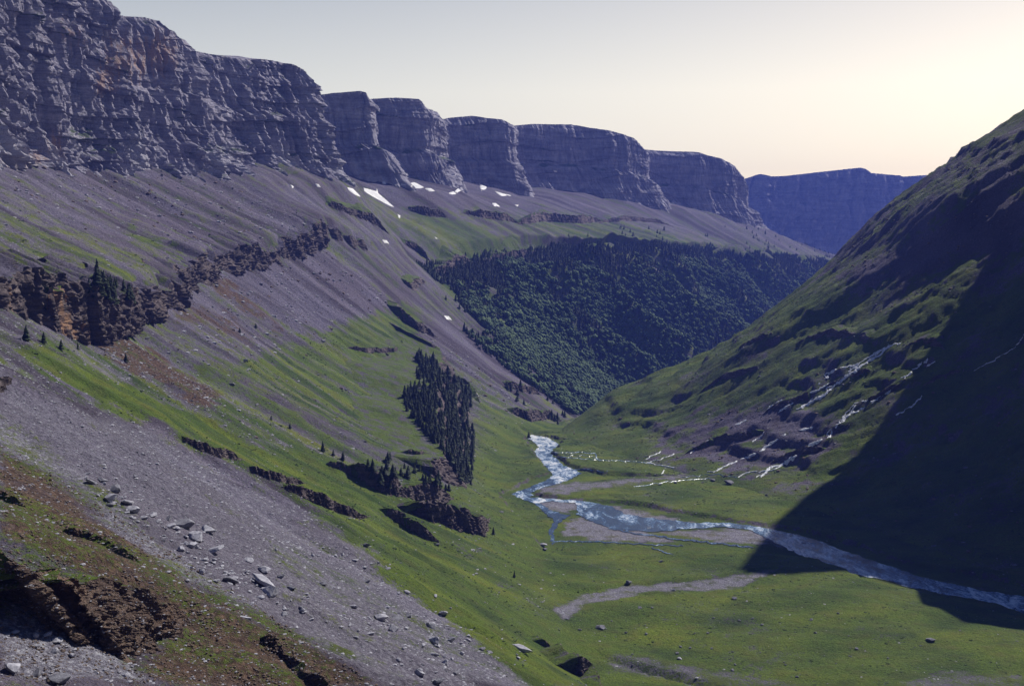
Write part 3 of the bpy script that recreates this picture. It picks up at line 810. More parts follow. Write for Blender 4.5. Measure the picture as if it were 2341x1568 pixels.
for q, lb, sd, kw in [
    ([(800, 1075, 4), (840, 1108, 11), (880, 1128, 13), (920, 1140, 12), (935, 1120, 5)], 'dark crag with small firs left of the wooded crag', 7, dict(warm=.15)),
    ([(930, 1165, 8), (985, 1192, 12), (1050, 1215, 13), (1112, 1228, 13), (1122, 1185, 9)], 'dark terraced crag above the meadow below the wooded crag', 8, dict(warm=.12, strat=1.8)),
    ([(905, 1130, 5), (960, 1150, 11), (1010, 1160, 13), (1038, 1140, 8)], 'grey layered crag with pale rim just below the wooded crag', 9, dict(warm=.2, pale=.15)),
    ([(880, 1178, 5), (930, 1205, 8), (975, 1235, 8), (1005, 1240, 5)], 'lowest brown crag step at the end of the green spur', 10, dict(warm=.3)),
    ([(930, 1045, 6), (975, 1062, 9), (1020, 1085, 6)], 'short grey crag half hidden by firs at the left of the wooded crag', 11, dict(pale=.1)),
    ([(415, 1005, 2), (455, 1030, 4), (510, 1050, 4.5), (560, 1052, 2.5)], 'dark layered bank at the upper end of the green strip', 12, dict(warm=.1, strat=2.5)),
    ([(572, 1078, 2), (620, 1098, 4), (670, 1110, 3.5), (705, 1105, 1.5)], 'dark hollow bank in the middle of the green strip', 13, dict(warm=.1, strat=2.0)),
    ([(640, 1112, 2), (700, 1142, 5), (770, 1172, 6), (825, 1188, 4.5), (850, 1180, 2)], 'brown slanting slabs of layered rock above the large scree', 14, dict(warm=.2, strat=3.2)),
    ([(745, 1060, 2), (790, 1080, 5), (830, 1095, 4)], 'brown broken rock step left of the small firs', 15, dict(warm=.3)),
    ([(905, 700, 8), (925, 735, 14), (960, 760, 14), (1000, 772, 12)], 'banded dark and white crag on the shoulder above the wooded crag', 16, dict(pale=.5, strat=2.5)),
    ([(925, 650, 6), (948, 668, 12), (975, 645, 9)], 'sunlit pale crag at the edge of the shoulder facing the forest', 17, dict(pale=.5, warm=.3)),
    ([(790, 795, 3), (840, 808, 5), (900, 808, 5), (950, 800, 4)], 'grey rock ledge across the green shoulder', 18, dict(pale=.1)),
    ([(1060, 870, 4), (1090, 905, 8), (1100, 925, 5)], 'small grey crag on the scree right of the wooded crag', 19, dict(pale=.2)),
    ([(1170, 945, 6), (1215, 965, 12), (1255, 960, 12), (1290, 965, 8)], 'pale crag with bushes above the river narrows', 20, dict(pale=.45)),
    ([(1150, 880, 6), (1190, 895, 10), (1240, 905, 8)], 'grey crag with dark bushes high above the river narrows', 21, dict(pale=.35)),
    ([(745, 470, 8), (800, 492, 12), (850, 512, 14), (895, 540, 8)], 'dark broken rock band under the snow gully', 22, dict(warm=.05)),
    ([(925, 560, 8), (960, 580, 14), (985, 600, 12)], 'dark crag where the shoulder meets the green bench', 23, dict(warm=.05)),
    ([(930, 480, 6), (980, 495, 14), (1025, 498, 10)], 'dark rock step at the left of the green bench', 24, dict(warm=.0)),
    ([(1055, 488, 6), (1110, 500, 16), (1170, 508, 14), (1190, 512, 6)], 'dark rock band left of the middle above the green bench', 25, dict(warm=.0)),
    ([(1175, 515, 6), (1240, 508, 18), (1330, 512, 18), (1390, 506, 10)], 'long dark rock band in the middle above the green bench', 26, dict(warm=.0)),
    ([(1360, 512, 5), (1430, 505, 12), (1500, 510, 10), (1540, 518, 5)], 'thin dark rock band at the right above the green bench', 27, dict(warm=.0)),
    ([(985, 630, 8), (1025, 632, 20), (1070, 612, 22), (1085, 600, 10)], 'pale rock face with bushes at the left end of the forest', 28, dict(pale=.2)),
    ([(1090, 612, 8), (1150, 598, 16), (1210, 590, 14), (1250, 585, 6)], 'dark rock step under the upper left edge of the forest', 29, dict(warm=.0)),
]:
    L = sum(math.hypot(a[0] - b[0], a[1] - b[1]) for a, b in zip(q[:-1], q[1:]))
    crag(q, lb, int(max(30, L / 1.3)), 26, sd, blk=max(1.2, np.mean([e[2] for e in q]) * .3), **kw)
# gully banks near the bottom edge
crag([(585, 1440, .4), (640, 1492, 1.2), (700, 1545, 1.7), (770, 1600, 2)], 'dark eroded gully bank at the bottom of the scree', 110, 26, 31, mat=M_EARTH, warm=.25, blk=.9, green=.4, amp=1.8, reach=.7, lean=.3)
crag([(1262, 1475, 2), (1290, 1520, 6), (1330, 1550, 8), (1362, 1560, 6), (1385, 1600, 4)], 'black hollow crag with pale blocks at the lower edge of the meadow', 120, 34, 32, warm=.2, blk=1.6, pale=.05, lean=.1)
crag([(1225, 1455, 1.5), (1245, 1478, 3), (1268, 1490, 3)], 'small brown ledge beside the black hollow crag', 40, 16, 33, warm=.4, blk=.8)
# right hand slope
RC = [([(1590, 905, 5), (1640, 878, 10), (1700, 862, 10), (1740, 850, 5)], 'long dark ledge at the left of the cascades'),
      ([(1680, 800, 4), (1730, 782, 7), (1770, 770, 4)], 'small dark ledge high up left of the cascades'),
      ([(1810, 790, 4), (1880, 775, 9), (1950, 780, 8), (2010, 800, 5)], 'dark ledge just above the top of the cascades'),
      ([(2060, 800, 4), (2110, 790, 7), (2160, 800, 4)], 'short dark ledge right of the top of the cascades'),
      ([(1880, 890, 4), (1930, 875, 6), (1990, 850, 5)], 'wet rock ledge between the two strands of the left cascade'),
      ([(1740, 950, 5), (1800, 930, 9), (1850, 915, 6)], 'dark rock step at the foot of the left cascade'),
      ([(1960, 930, 5), (2010, 912, 8), (2060, 890, 5)], 'rock step beside the right cascade'),
      ([(1560, 1040, 4), (1620, 1020, 8), (1690, 1010, 7), (1740, 990, 4)], 'broken reddish rock band at the foot of the right slope'),
      ([(1760, 1060, 4), (1820, 1045, 7), (1880, 1030, 4)], 'dark rock step where the right cascade reaches the meadow'),
      ([(2110, 880, 4), (2160, 870, 6), (2210, 850, 4)], 'rock ledge at the edge of the deep shade'),
      ([(1900, 700, 3), (1950, 690, 6), (2000, 670, 4)], 'faint rock rib in the middle of the right slope'),
      ([(1980, 560, 4), (1990, 530, 8), (2010, 505, 5)], 'dark crag on the skyline of the right slope')]
for i, (q, lb) in enumerate(RC):
    crag(q, lb, 70, 20, 40 + i, warm=.12, blk=2.2, green=.6, lean=.8, caprise=.3)

# ------------------------------------------------------------------ snow, water
def mat_simple(name, col, rough=.9, spec=.2):
    m = NT(name); m.b.inputs['Roughness'].default_value = rough; m.b.inputs['Specular IOR Level'].default_value = spec
    m.b.inputs['Base Color'].default_value = (*col, 1); return m
ms = mat_simple('old_snow', (0.8, 0.8, 0.8)); M_SNOW = ms.out(ramp(ms.t, ms.noise(.15, 5, .6), [(.3, (.62, .62, .64)), (.6, (.84, .84, .84))]), ms.bump(ms.noise(.3, 4), 1.0, .4))

BVC = bvh_of([CLA, CLB])
def hitc(px, py):
    a = (px - 1170.5) / FP; b = -(py - 784) / FP
    d = Vector((a, CP + b * SP, -SP + b * CP)).normalized()
    l1 = BVH.ray_cast(Vector((0, 0, HC)), d); l2 = BVC.ray_cast(Vector((0, 0, HC)), d)
    r_ = l1 if (l2[0] is None or (l1[0] is not None and l1[3] < l2[3])) else l2
    return r_[0], r_[1]
def drape(name, poly, mat, off, rings=6, dome=1.0, smooth=True, n=44):
    a = np.array(poly + [poly[0]], float)
    L = np.concatenate([[0], np.cumsum(np.hypot(*np.diff(a, axis=0).T))]); u = np.linspace(0, L[-1], n, endpoint=False)
    bx_, by_ = np.interp(u, L, a[:, 0]), np.interp(u, L, a[:, 1])
    cx_, cy_ = a[:-1, 0].mean(), a[:-1, 1].mean()
    V, F = [], []
    l0, n0 = hitc(cx_, cy_)
    V.append((l0.x, l0.y, l0.z + off + dome))
    for k in range(1, rings + 1):
        t = k / rings
        for i in range(n):
            l, nn = hitc(cx_ + (bx_[i] - cx_) * t, cy_ + (by_[i] - cy_) * t)
            if l is None: l = l0
            V.append((l.x, l.y, l.z + (off + dome * (1 - t * t) if k < rings else -.3)))
    for i in range(n): F.append((0, 1 + i, 1 + (i + 1) % n, 1 + (i + 1) % n))
    for k in range(rings - 1):
        for i in range(n):
            F.append((1 + k * n + i, 1 + (k + 1) * n + i, 1 + (k + 1) * n + (i + 1) % n, 1 + k * n + (i + 1) % n))
    T = []
    for f in F:
        T.append(f[:3]); 
        if f[3] != f[2]: T.append((f[0], f[2], f[3]))
    return link(name, mesh_np(name, np.array(V), np.array(T), mat, smooth))
def c2(x, y): return (661.4 + x * .4219, 132.3 + y * .4219)
SN = [([(400, 703), (470, 722), (474, 702), (482, 735), (530, 775), (574, 814), (540, 802), (450, 762), (405, 727)], 'largest white snow tongue running down the gully under the second headland'),
      ([(312, 702), (345, 710), (388, 753), (360, 747), (320, 717)], 'slender snow streak just left of the largest snow tongue'),
      ([(648, 692), (668, 668), (690, 680), (730, 702), (700, 710), (680, 707)], 'forked snow patch at the cliff foot under the third headland'),
      ([(733, 708), (770, 709), (790, 723), (760, 724)], 'flat snow sliver just right of the forked snow patch'),
      ([(858, 736), (900, 727), (918, 706), (932, 720), (905, 740), (870, 743)], 'curved snow patch tucked against the cliff foot'),
      ([(1028, 683), (1070, 700), (1066, 710), (1040, 726)], 'triangular snow patch in the cleft left of the round headland'),
      ([(1112, 723), (1160, 741), (1204, 747), (1150, 751)], 'long thin snow line at the foot of the round headland'),
      ([(1096, 788), (1120, 788), (1142, 807), (1110, 805)], 'small snow patch lying alone on the talus in the middle'),
      ([(1220, 798), (1245, 800), (1236, 808)], 'tiny snow spot furthest to the right on the talus'),
      ([(498, 670), (520, 674), (524, 685), (505, 682)], 'tiny snow spot above the largest snow tongue'),
      ([(603, 686), (632, 691), (620, 699)], 'tiny snow spot left of the forked snow patch'),
      ([(138, 684), (160, 689), (174, 708), (150, 699)], 'short snow streak furthest but one to the left under the cliff'),
      ([(503, 988), (530, 993), (541, 1007), (515, 1003)], 'small snow remnant in the gully above the shoulder'),
      ([(783, 972), (810, 985), (795, 986)], 'small snow remnant on the green bench'),
      ([(838, 1398), (865, 1403), (882, 1422), (855, 1417)], 'snow remnant on the talus chute beside the forest'),
      ([(3, 691), (27, 703), (15, 705)], 'leftmost snow fleck under the big near headland'),
      ([(585, 848), (602, 858), (600, 872), (589, 864)], 'snow fleck just below the tip of the largest snow tongue')]
for poly, lb in SN:
    thing(drape('snow_patch', [c2(*q) for q in poly], M_SNOW, .5, 5, 1.2), lb, 'snow patch')

mw = NT('river_water')
vw = mw.map((0.10, 0.035, 0.1), (0, 0, 0.35))
foam = mw.noise(1.0, 6, 0.72, vec=vw, dist=.6)
foam2 = mw.noise(.75, 5, .7)
fa = mw.attr('foam', 0)
ff = mw.math('ADD', mw.math('ADD', mw.math('MULTIPLY', mw.math('SUBTRACT', foam, .5), 2.8), mw.math('MULTIPLY', mw.math('SUBTRACT', foam2, .5), 1.1)), fa)
wc = ramp(mw.t, mw.math('MULTIPLY', ff, 1.0), [(.2, (.03, .055, .10)), (.45, (.07, .13, .23)), (.62, (.26, .36, .52)), (.9, (.85, .88, .92))])
mw.b.inputs['Roughness'].default_value = .22; mw.b.inputs['Specular IOR Level'].default_value = .5
M_WATER = mw.out(wc, mw.bump(foam2, .5, .5))
mf = NT('falling_water')
wf = ramp(mf.t, mf.noise(.8, 4, .7), [(.35, (.22, .25, .33)), (.5, (.72, .75, .8)), (.7, (.9, .92, .95))])
M_FALL = mf.out(wf, mf.bump(mf.noise(1.2, 3), .4, .6))
WZ = -2.6 + .3

def resamp(pts, n):
    a = np.array(pts, float)
    L = np.concatenate([[0], np.cumsum(np.hypot(*np.diff(a, axis=0).T))]); u = np.linspace(0, L[-1], n)
    return np.stack([np.interp(u, L, a[:, i]) for i in range(a.shape[1])], 1)
def sheet(name, left, right, foam, n=260, z=None, m=14):
    """water between two banks given in the picture, laid at the river level"""
    zz = WZ if z is None else z
    Lb = np.array([floor_pt(*q, zz) for q in left]); Rb = np.array([floor_pt(*q, zz) for q in right])
    Lb, Rb = resamp(Lb, n), resamp(Rb, n)
    t = np.linspace(0, 1, m)[:, None, None]
    Pw = Lb[None] * (1 - t) + Rb[None] * t
    j = np.stack([fbm2(Pw[..., 0] / 7, Pw[..., 1] / 7, 3, 301) * 1.2, fbm2(Pw[..., 0] / 7, Pw[..., 1] / 7, 3, 302) * 2.5, 0 * Pw[..., 0]], -1)
    Pw = Pw + j
    Pw[..., 2] += fbm2(Pw[..., 0] / 5, Pw[..., 1] / 9, 3, 303) * .14
    fo = np.repeat(np.interp(np.linspace(0, 1, n), np.linspace(0, 1, len(foam)), foam)[None], m, 0)
    return link(name, mesh_np(name, Pw, gridF(m, n), M_WATER, True, {'foam': np.stack([fo] * 3, -1).reshape(-1, 3)}), kind='structure')
def c8(x, y): return (1124.3 + x * .52, 926 + y * .52)
LB1 = [(1193, 994), (1219, 1008), (1232, 1022), (1217, 1034), (1232, 1051), (1256, 1074), (1264, 1085), (1249, 1098), (1215, 1111), (1185, 1123), (1171, 1129), (1192, 1140), (1220, 1150), (1236, 1150)]
RB1 = [(1215, 991), (1249, 999), (1280, 1016), (1263, 1027), (1263, 1041), (1290, 1064), (1313, 1073), (1330, 1081), (1300, 1098), (1249, 1112), (1226, 1120), (1212, 1128), (1225, 1134), (1250, 1137)]
sheet('river', LB1, RB1, [.75, .8, .6, .55, .65, .6, .55, .45, .5, .6], 240)
LB2 = [(1220, 1150), (1262, 1145), (1317, 1149), (1320, 1176), (1348, 1189), (1395, 1207), (1436, 1212), (1504, 1215), (1566, 1208), (1644, 1204), (1712, 1209), (1748, 1228), (1800, 1254), (1863, 1285), (1935, 1308), (2018, 1324), (2086, 1342), (2164, 1358), (2268, 1376), (2341, 1401), (2480, 1440)]
RB2 = [(1218, 1131), (1250, 1137), (1306, 1139), (1374, 1152), (1400, 1158), (1430, 1174), (1488, 1184), (1551, 1190), (1582, 1194), (1644, 1194), (1712, 1199), (1774, 1212), (1826, 1222), (1878, 1238), (1935, 1261), (2008, 1285), (2086, 1311), (2164, 1332), (2268, 1352), (2341, 1363), (2480, 1400)]
sheet('river', LB2, RB2, [.6, .55, .45, .3, .25, .3, .3, .35, .5, .5, .5, .55, .5, .6, .55, .6, .5, .6], 460)
sheet('river', [(1221, 1150), (1233, 1160), (1254, 1178), (1267, 1188), (1254, 1217), (1256, 1238), (1256, 1264)], [(1236, 1150), (1262, 1168), (1306, 1177), (1280, 1194), (1265, 1217), (1268, 1238), (1262, 1264)], [.2, .1, .1, .2, .2], 120)
def rib(pts, wpx, name='stream', foam=.3, ground_=False, mat=None, n=None, off=.25, jit=1.2, lift=None):
    a = np.array(pts, float); L = np.hypot(*np.diff(a, axis=0).T).sum()
    n = n or int(max(12, L / 1.6)); a = resamp(a, n)
    s_ = np.linspace(0, L, n); sd = len(pts) * 3 + int(pts[0][0]) % 50
    a[:, 0] += fbm2(s_ / 16, 0 * s_, 3, 310 + sd) * jit * 4; a[:, 1] += fbm2(s_ / 16, 0 * s_, 3, 311 + sd) * jit * 2
    w_ = wpx * (1.7 if mat is not None else 1.0) * (.55 + .9 * np.abs(fbm2(s_ / 10, 0 * s_, 3, 312 + sd)))
    if not ground_: Pp = np.array([floor_pt(x, y, WZ + .02) for x, y in a])
    else:
        Pp = []
        for x, y in a:
            l, _ = hit(x, y)
            if l is not None: Pp.append((l.x, l.y, l.z + off))
        dn = n - len(Pp); n = len(Pp); w_ = w_[:n]
        Pp = np.array(Pp)
    tan = np.gradient(gsm_xy(Pp, 1.0), axis=0)[:, :2]; tan /= np.linalg.norm(tan, axis=1)[:, None] + 1e-9
    nn = np.stack([tan[:, 1], -tan[:, 0]], 1)
    wm = (w_ * Pp[:, 1] / FP)[:, None] * .5
    if not ground_: wm = wm * np.clip(1 + 2.0 * np.abs(tan[:, :1]), 1, 3)
    rows = []
    for k in (-1, -.4, .4, 1):
        Q = Pp.copy(); Q[:, :2] += nn * wm * k
        if ground_:
            for i in range(n):
                l = ground(Q[i, 0], Q[i, 1])
                if l: Q[i, 2] = l.z + (off if abs(k) < 1 else -.1)
        rows.append(Q)
    Q = np.array(rows)
    fo = np.full((4 * n, 3), foam)
    return link(name, mesh_np(name, Q, gridF(4, n), mat or M_WATER, True, {'foam': fo}), kind='structure')
for q, w_, f in [([(1395, 1207), (1462, 1220), (1540, 1230), (1644, 1241), (1722, 1251)], 5, .25), ([(1262, 1236), (1384, 1238), (1488, 1244), (1566, 1247)], 3, .25), ([(1493, 1249), (1509, 1259), (1566, 1272), (1613, 1281)], 3, .35)]:
    rib(q, w_, foam=f)
for q, w_, f in [([(1262, 1033), (1358, 1035), (1372, 1053)], 4, .6), ([(1268, 1046), (1320, 1047), (1374, 1052), (1447, 1055), (1500, 1062), (1540, 1069)], 4.5, .5), ([(1290, 1040), (1350, 1043), (1385, 1052)], 3.5, .2),
                  ([(1317, 1073), (1350, 1074), (1389, 1078)], 2.5, .5), ([(1447, 1113), (1514, 1103), (1560, 1098), (1623, 1094)], 3, .8), ([(1560, 1090), (1640, 1084), (1686, 1092)], 2, .6)]:
    rib(q, w_, foam=f, ground_=True, off=.3)
def c3(x, y): return (1455 + x * .464, 231.5 + y * .464)
WFS = [([(2058, 784), (2030, 793), (2012, 811), (1979, 830), (1947, 853), (1928, 867), (1905, 882), (1891, 900), (1859, 916), (1831, 934)], 4.5), ([(2040, 788), (2005, 806), (1975, 826), (1940, 850)], 3), ([(1963, 832), (1928, 842), (1896, 851), (1890, 867)], 3.2),
       ([(1873, 876), (1849, 895)], 3), ([(1803, 913), (1775, 923), (1757, 932)], 4), ([(1821, 918), (1784, 939)], 3.2), ([(1925, 868), (1897, 876), (1873, 890), (1850, 900)], 2.5),
       ([(2123, 821), (2100, 839), (2072, 862), (2058, 876), (2026, 895), (1989, 913), (1961, 923), (1938, 951), (1925, 962)], 3.6), ([(2140, 828), (2118, 836)], 2.2), ([(2026, 897), (1998, 918), (1975, 935), (1940, 948), (1904, 983), (1895, 1000)], 3.4),
       ([(1880, 1004), (1852, 1020), (1821, 1038), (1800, 1059), (1764, 1069), (1738, 1090)], 4.2), ([(1727, 1077), (1700, 1084), (1686, 1092)], 2.5), ([(1860, 976), (1830, 985)], 3), ([(1796, 992), (1774, 1007), (1738, 1033), (1701, 1048), (1665, 1063), (1629, 1079)], 3),
       ([(1707, 960), (1686, 970)], 4), ([(1634, 1001), (1600, 1018), (1577, 1038)], 2), ([(1509, 1033), (1473, 1051)], 2.5), ([(1540, 1038), (1509, 1052), (1480, 1058)], 2.2), ([(1519, 1076), (1509, 1085)], 2.4), ([(1475, 1058), (1510, 1064), (1540, 1070)], 2.4), ([(1790, 1062), (1770, 1075), (1735, 1080)], 2.4),
       ([(2341, 765), (2323, 793), (2286, 816), (2225, 849)], .7), ([(1760, 975), (1735, 1000), (1718, 1012)], 1.6), ([(2110, 905), (2075, 935), (2050, 948)], 2.4), ([(2058, 876), (2040, 890), (2000, 915)], 3)]
for i, (q, w_) in enumerate(WFS):
    rib(q, w_, name='cascade', ground_=True, mat=M_FALL, off=.55, jit=1.0)
    if w_ >= 3: rib([(x - 6, y + 2) for x, y in q], w_ * .45, name='cascade', ground_=True, mat=M_FALL, off=.5, jit=1.8)

# ------------------------------------------------------------------ boulders and stones
import bmesh
def ico(sub):
    bm = bmesh.new(); bmesh.ops.create_icosphere(bm, subdivisions=sub, radius=1)
    V = np.array([v.co[:] for v in bm.verts]); F = np.array([[v.index for v in f.verts] for f in bm.faces]); bm.free()
    return V, F
def boulder_mesh(name, seed, sub, mat, flat=(1, .8, .65), cuts=15):
    r_ = np.random.RandomState(seed); V, F = ico(sub)
    for k in range(cuts):
        d = r_.randn(3); d /= np.linalg.norm(d); h = r_.uniform(.46, .8)
        t = V @ d; over = t > h; V[over] -= np.outer(t[over] - h, d)
    V += .035 * np.stack([n3(V[:, 0] * 2.5, V[:, 1] * 2.5, V[:, 2] * 2.5, seed % 40 + i) for i in range(3)], 1)
    V = V * np.array(flat) * (1 + .15 * r_.randn(3)); V /= np.abs(V[:, :2]).max(); V[:, 2] *= min(1, .72 / np.abs(V[:, 2]).max())
    return mesh_np(name, V, F, mat, False)
def stone_mat(name, a, b, c):
    m = NT(name); co = m.t.nodes.new('ShaderNodeTexCoord').outputs['Object']
    f = m.noise(2.2, 7, .7, vec=co)
    return m.out(ramp(m.t, f, [(.3, a), (.5, b), (.7, c)]), m.bump(m.noise(5, 5, .7, vec=co), .12, .8))
M_STONE = stone_mat('pale_grey_stone', (.15, .15, .18), (.32, .32, .37), (.50, .50, .55))
M_STONED = stone_mat('dark_grey_stone', (.06, .06, .075), (.15, .15, .18), (.27, .27, .31))
M_STONEB = stone_mat('brown_stone', (.06, .045, .04), (.14, .105, .085), (.25, .20, .165))
BM = [boulder_mesh('boulder', 11 + i, 3, M_STONE, (1, .75 + .1 * (i % 3), .5 + .12 * (i % 4))) for i in range(6)]
BMd = [boulder_mesh('boulder', 41 + i, 3, M_STONED, (1, .8, .6 + .1 * (i % 3))) for i in range(4)]
BMb = [boulder_mesh('boulder', 61 + i, 2, M_STONEB, (1, .7, .5)) for i in range(3)]
FLAT = boulder_mesh('boulder', 85, 3, M_STONE, (1, .5, .26), 12)
rb = random.Random(5)
def place(px, py, wpx, me, label=None, cat='boulder', group=None, name='boulder', rz=None, tilt=(0, 0), sink=.25, kind=None, flatz=1.0):
    l, nn = hit(px, py)
    if l is None: return None
    r_ = wpx * .5 * l.y / FP
    o = bpy.data.objects.new(name, me); S.collection.objects.link(o)
    o.location = (l.x, l.y, l.z + r_ * (.5 - sink) * flatz); o.scale = (r_, r_, r_ * flatz)
    o.rotation_euler = (tilt[0] + rb.uniform(-.2, .2), tilt[1] + rb.uniform(-.2, .2), rb.uniform(0, 6.28) if rz is None else rz)
    if label: thing(o, label, cat, group)
    return o
BL = [(418, 1204, 62, 'd', 'big dark angular boulder at the head of the boulder line on the scree'),
      (476, 1215, 38, 'p', 'pale rounded boulder just right of the big dark angular one'),
      (447, 1232, 40, 'p', 'pale pointed boulder just below the big dark angular one'),
      (438, 1250, 34, 'p', 'low grey block under the pale pointed boulder'),
      (487, 1262, 52, 'f', 'flat topped pale slab lying below the boulder head'),
      (264, 1122, 40, 'd', 'grey boulder second from the top of the boulder line'),
      (232, 1100, 30, 'd', 'dark round boulder at the very top of the boulder line'),
      (210, 1105, 34, 'f', 'white slab beside the topmost dark boulder'),
      (252, 1142, 36, 'p', 'pale block under the second boulder of the line'),
      (294, 1152, 44, 'f', 'pale flat block in the upper boulder line'),
      (306, 1168, 34, 'p', 'grey block lowest in the upper cluster of the line'),
      (350, 1180, 26, 'p', 'small block in the gap of the upper boulder line'),
      (385, 1188, 26, 'd', 'small dark block left of the big dark angular boulder'),
      (330, 1185, 20, 'p', 'tiny pale block in the gap of the upper line'),
      (603, 1335, 74, 'F', 'huge pale elongated slab lying down the middle of the scree'),
      (619, 1358, 52, 'p', 'grey square front block of the huge pale slab'),
      (524, 1330, 50, 'd', 'dark half buried slab left of the huge pale slab'),
      (605, 1305, 30, 'p', 'white block right above the huge pale slab'),
      (570, 1283, 24, 'p', 'small pointed block above the huge pale slab'),
      (640, 1320, 26, 'd', 'dark block at the upper right of the huge pale slab'),
      (664, 1345, 26, 'd', 'dark block right of the huge pale slab'),
      (738, 1335, 26, 'd', 'dark lone stone on the open scree right of the huge pale slab'),
      (560, 1415, 34, 'f', 'low grey slab below the huge pale slab'),
      (898, 1441, 42, 'p', 'square pale boulder right of the lower cluster'),
      (870, 1415, 36, 'p', 'rounded grey boulder at the left of the lower cluster'),
      (908, 1415, 36, 'd', 'dark grey boulder in the middle of the lower cluster'),
      (935, 1408, 26, 'd', 'small dark boulder at the right of the lower cluster'),
      (985, 1432, 34, 'p', 'pale broken boulder above the domed grey boulder'),
      (994, 1470, 50, 'p', 'domed grey boulder in the lower scree'),
      (1030, 1468, 44, 'f', 'flat pale slab leaning right of the domed grey boulder'),
      (1018, 1518, 34, 'p', 'upright pale boulder below the domed grey boulder'),
      (1040, 1540, 24, 'd', 'small dark boulder right of the upright pale boulder'),
      (958, 1540, 30, 'p', 'grey boulder near the bottom edge of the scree'),
      (1000, 1560, 34, 'd', 'dark boulder at the bottom edge of the scree'),
      (1015, 1405, 44, 'f', 'long grey slab on the grass beside the brown path'),
      (1193, 1487, 56, 'F', 'long white flat slab on the grass near the hollow crag'),
      (1100, 1485, 22, 'd', 'dark pointed stone left of the long white flat slab'),
      (1120, 1492, 20, 'd', 'dark stone close to the long white flat slab'),
      (836, 1247, 22, 'd', 'dark boulder alone on the grass at the edge of the scree'),
      (838, 1330, 22, 'd', 'dark stone on the grass below the lone dark boulder'),
      (1437, 1332, 20, 'd', 'dark stone above the dry stream bed in the meadow'),
      (1540, 1350, 14, 'p', 'small white stone beside the dry stream bed'),
      (1374, 1437, 26, 'd', 'grey pointed boulder in the left of the meadow'),
      (1463, 1389, 16, 'd', 'dark stone right below the dry stream bed'),
      (1680, 1368, 16, 'd', 'dark stone in the middle of the meadow'),
      (1553, 1506, 14, 'p', 'small pale pointed stone in the lower meadow'),
      (2126, 1464, 24, 'd', 'black rounded boulder in the right of the meadow'),
      (1865, 1447, 12, 'd', 'small dark stone left of the black rounded boulder'),
      (1690, 1418, 10, 'd', 'small dark stone in the centre of the lower meadow'),
      (1855, 1416, 12, 'd', 'dark stone in the upper right of the meadow'),
      (1511, 1284, 12, 'w', 'bright white stone on the meadow under the thin stream'),
      (1668, 1105, 28, 'd', 'hut sized dark boulder on the far meadow'),
      (1630, 1098, 16, 'd', 'dark boulder left of the hut sized boulder'),
      (1605, 1104, 10, 'd', 'small dark boulder second left of the hut sized boulder'),
      (1545, 1104, 12, 'd', 'dark boulder in the far left row on the far meadow'),
      (1508, 1108, 10, 'd', 'leftmost dark boulder of the row on the far meadow'),
      (1753, 1133, 10, 'd', 'small dark boulder right of the hut sized boulder'),
      (1242, 1247, 18, 'p', 'pale boulder beside the small left channel of the river'),
      (1246, 1256, 14, 'd', 'dark boulder under the pale boulder at the left channel'),
      (1838, 1243, 12, 'd', 'dark rock standing in the river'),
      (30, 1530, 50, 'w', 'white boulder in the bottom left corner'),
      (140, 1555, 60, 'd', 'dark boulder at the bottom edge near the left corner'),
      (85, 1540, 34, 'd', 'dark block between the two corner boulders'),
      (132, 1465, 26, 'p', 'pale block in the near stone strip'),
      (110, 1452, 26, 'p', 'small grey block at the top of the near stone strip'),
      (1000, 1245, 14, 'd', 'dark stone on the spur below the crags'),
      (560, 825, 16, 'w', 'white standing stone on the hillside under the grey talus'),
      (530, 880, 18, 'd', 'dark stone on the hillside below the white standing stone'),
      (740, 780, 14, 'd', 'dark stone at the foot of the smooth grey talus')]
for px, py, wd, k, lb in BL:
    me = {'d': BMd[int(px) % 4], 'p': BM[int(px) % 6], 'f': FLAT, 'F': FLAT, 'w': BM[2], 'b': BMb[0]}[k]
    tl = (0, .45) if k in 'fF' and px < 1100 else (0, 0)
    rz = {'F': -.6}.get(k)
    place(px, py, wd, me, lb, rz=rz, tilt=tl, flatz=.8 if k == 'd' else 1.0)
# countable stones of the boulder fields
def along(poly, n, sp, sz, me, label, group, name='stone', cat='stone', seed=1):
    r_ = random.Random(seed); a = np.array(poly, float)
    L = np.concatenate([[0], np.cumsum(np.hypot(*np.diff(a, axis=0).T))])
    for i in range(n):
        u = r_.uniform(0, L[-1]); x = np.interp(u, L, a[:, 0]) + r_.gauss(0, sp); y = np.interp(u, L, a[:, 1]) + r_.gauss(0, sp * .6)
        place(x, y, sz * (.6 + 1.3 * r_.random() ** 2.2), me[r_.randrange(len(me))], label, cat, group, name)
BMs = [boulder_mesh('stone', 111 + i, 2, M_STONE, (1, .8, .55), 7) for i in range(5)]
BMsd = [boulder_mesh('stone', 131 + i, 2, M_STONED, (1, .8, .55), 7) for i in range(3)]
along([(215, 1110), (300, 1170), (420, 1225), (500, 1290), (600, 1350)], 70, 16, 14, BMs, 'pale angular stone in the boulder line down the large scree', 'stones of the boulder line', seed=2)
along([(420, 1290), (560, 1360), (700, 1400), (880, 1440), (1040, 1520)], 90, 34, 13, BMs, 'pale angular stone scattered in the lower part of the large scree', 'stones of the lower scree', seed=3)
along([(1300, 1420), (1500, 1430), (1700, 1400), (2000, 1440), (2100, 1500), (1500, 1500)], 70, 40, 6, BMsd, 'small dark stone scattered on the sunny meadow', 'stones on the meadow', seed=4)
along([(700, 1240), (900, 1340), (1060, 1440), (1180, 1500)], 55, 36, 9, BMs, 'pale stone lying in the grass beside the scree', 'stones in the grass beside the scree', seed=5)
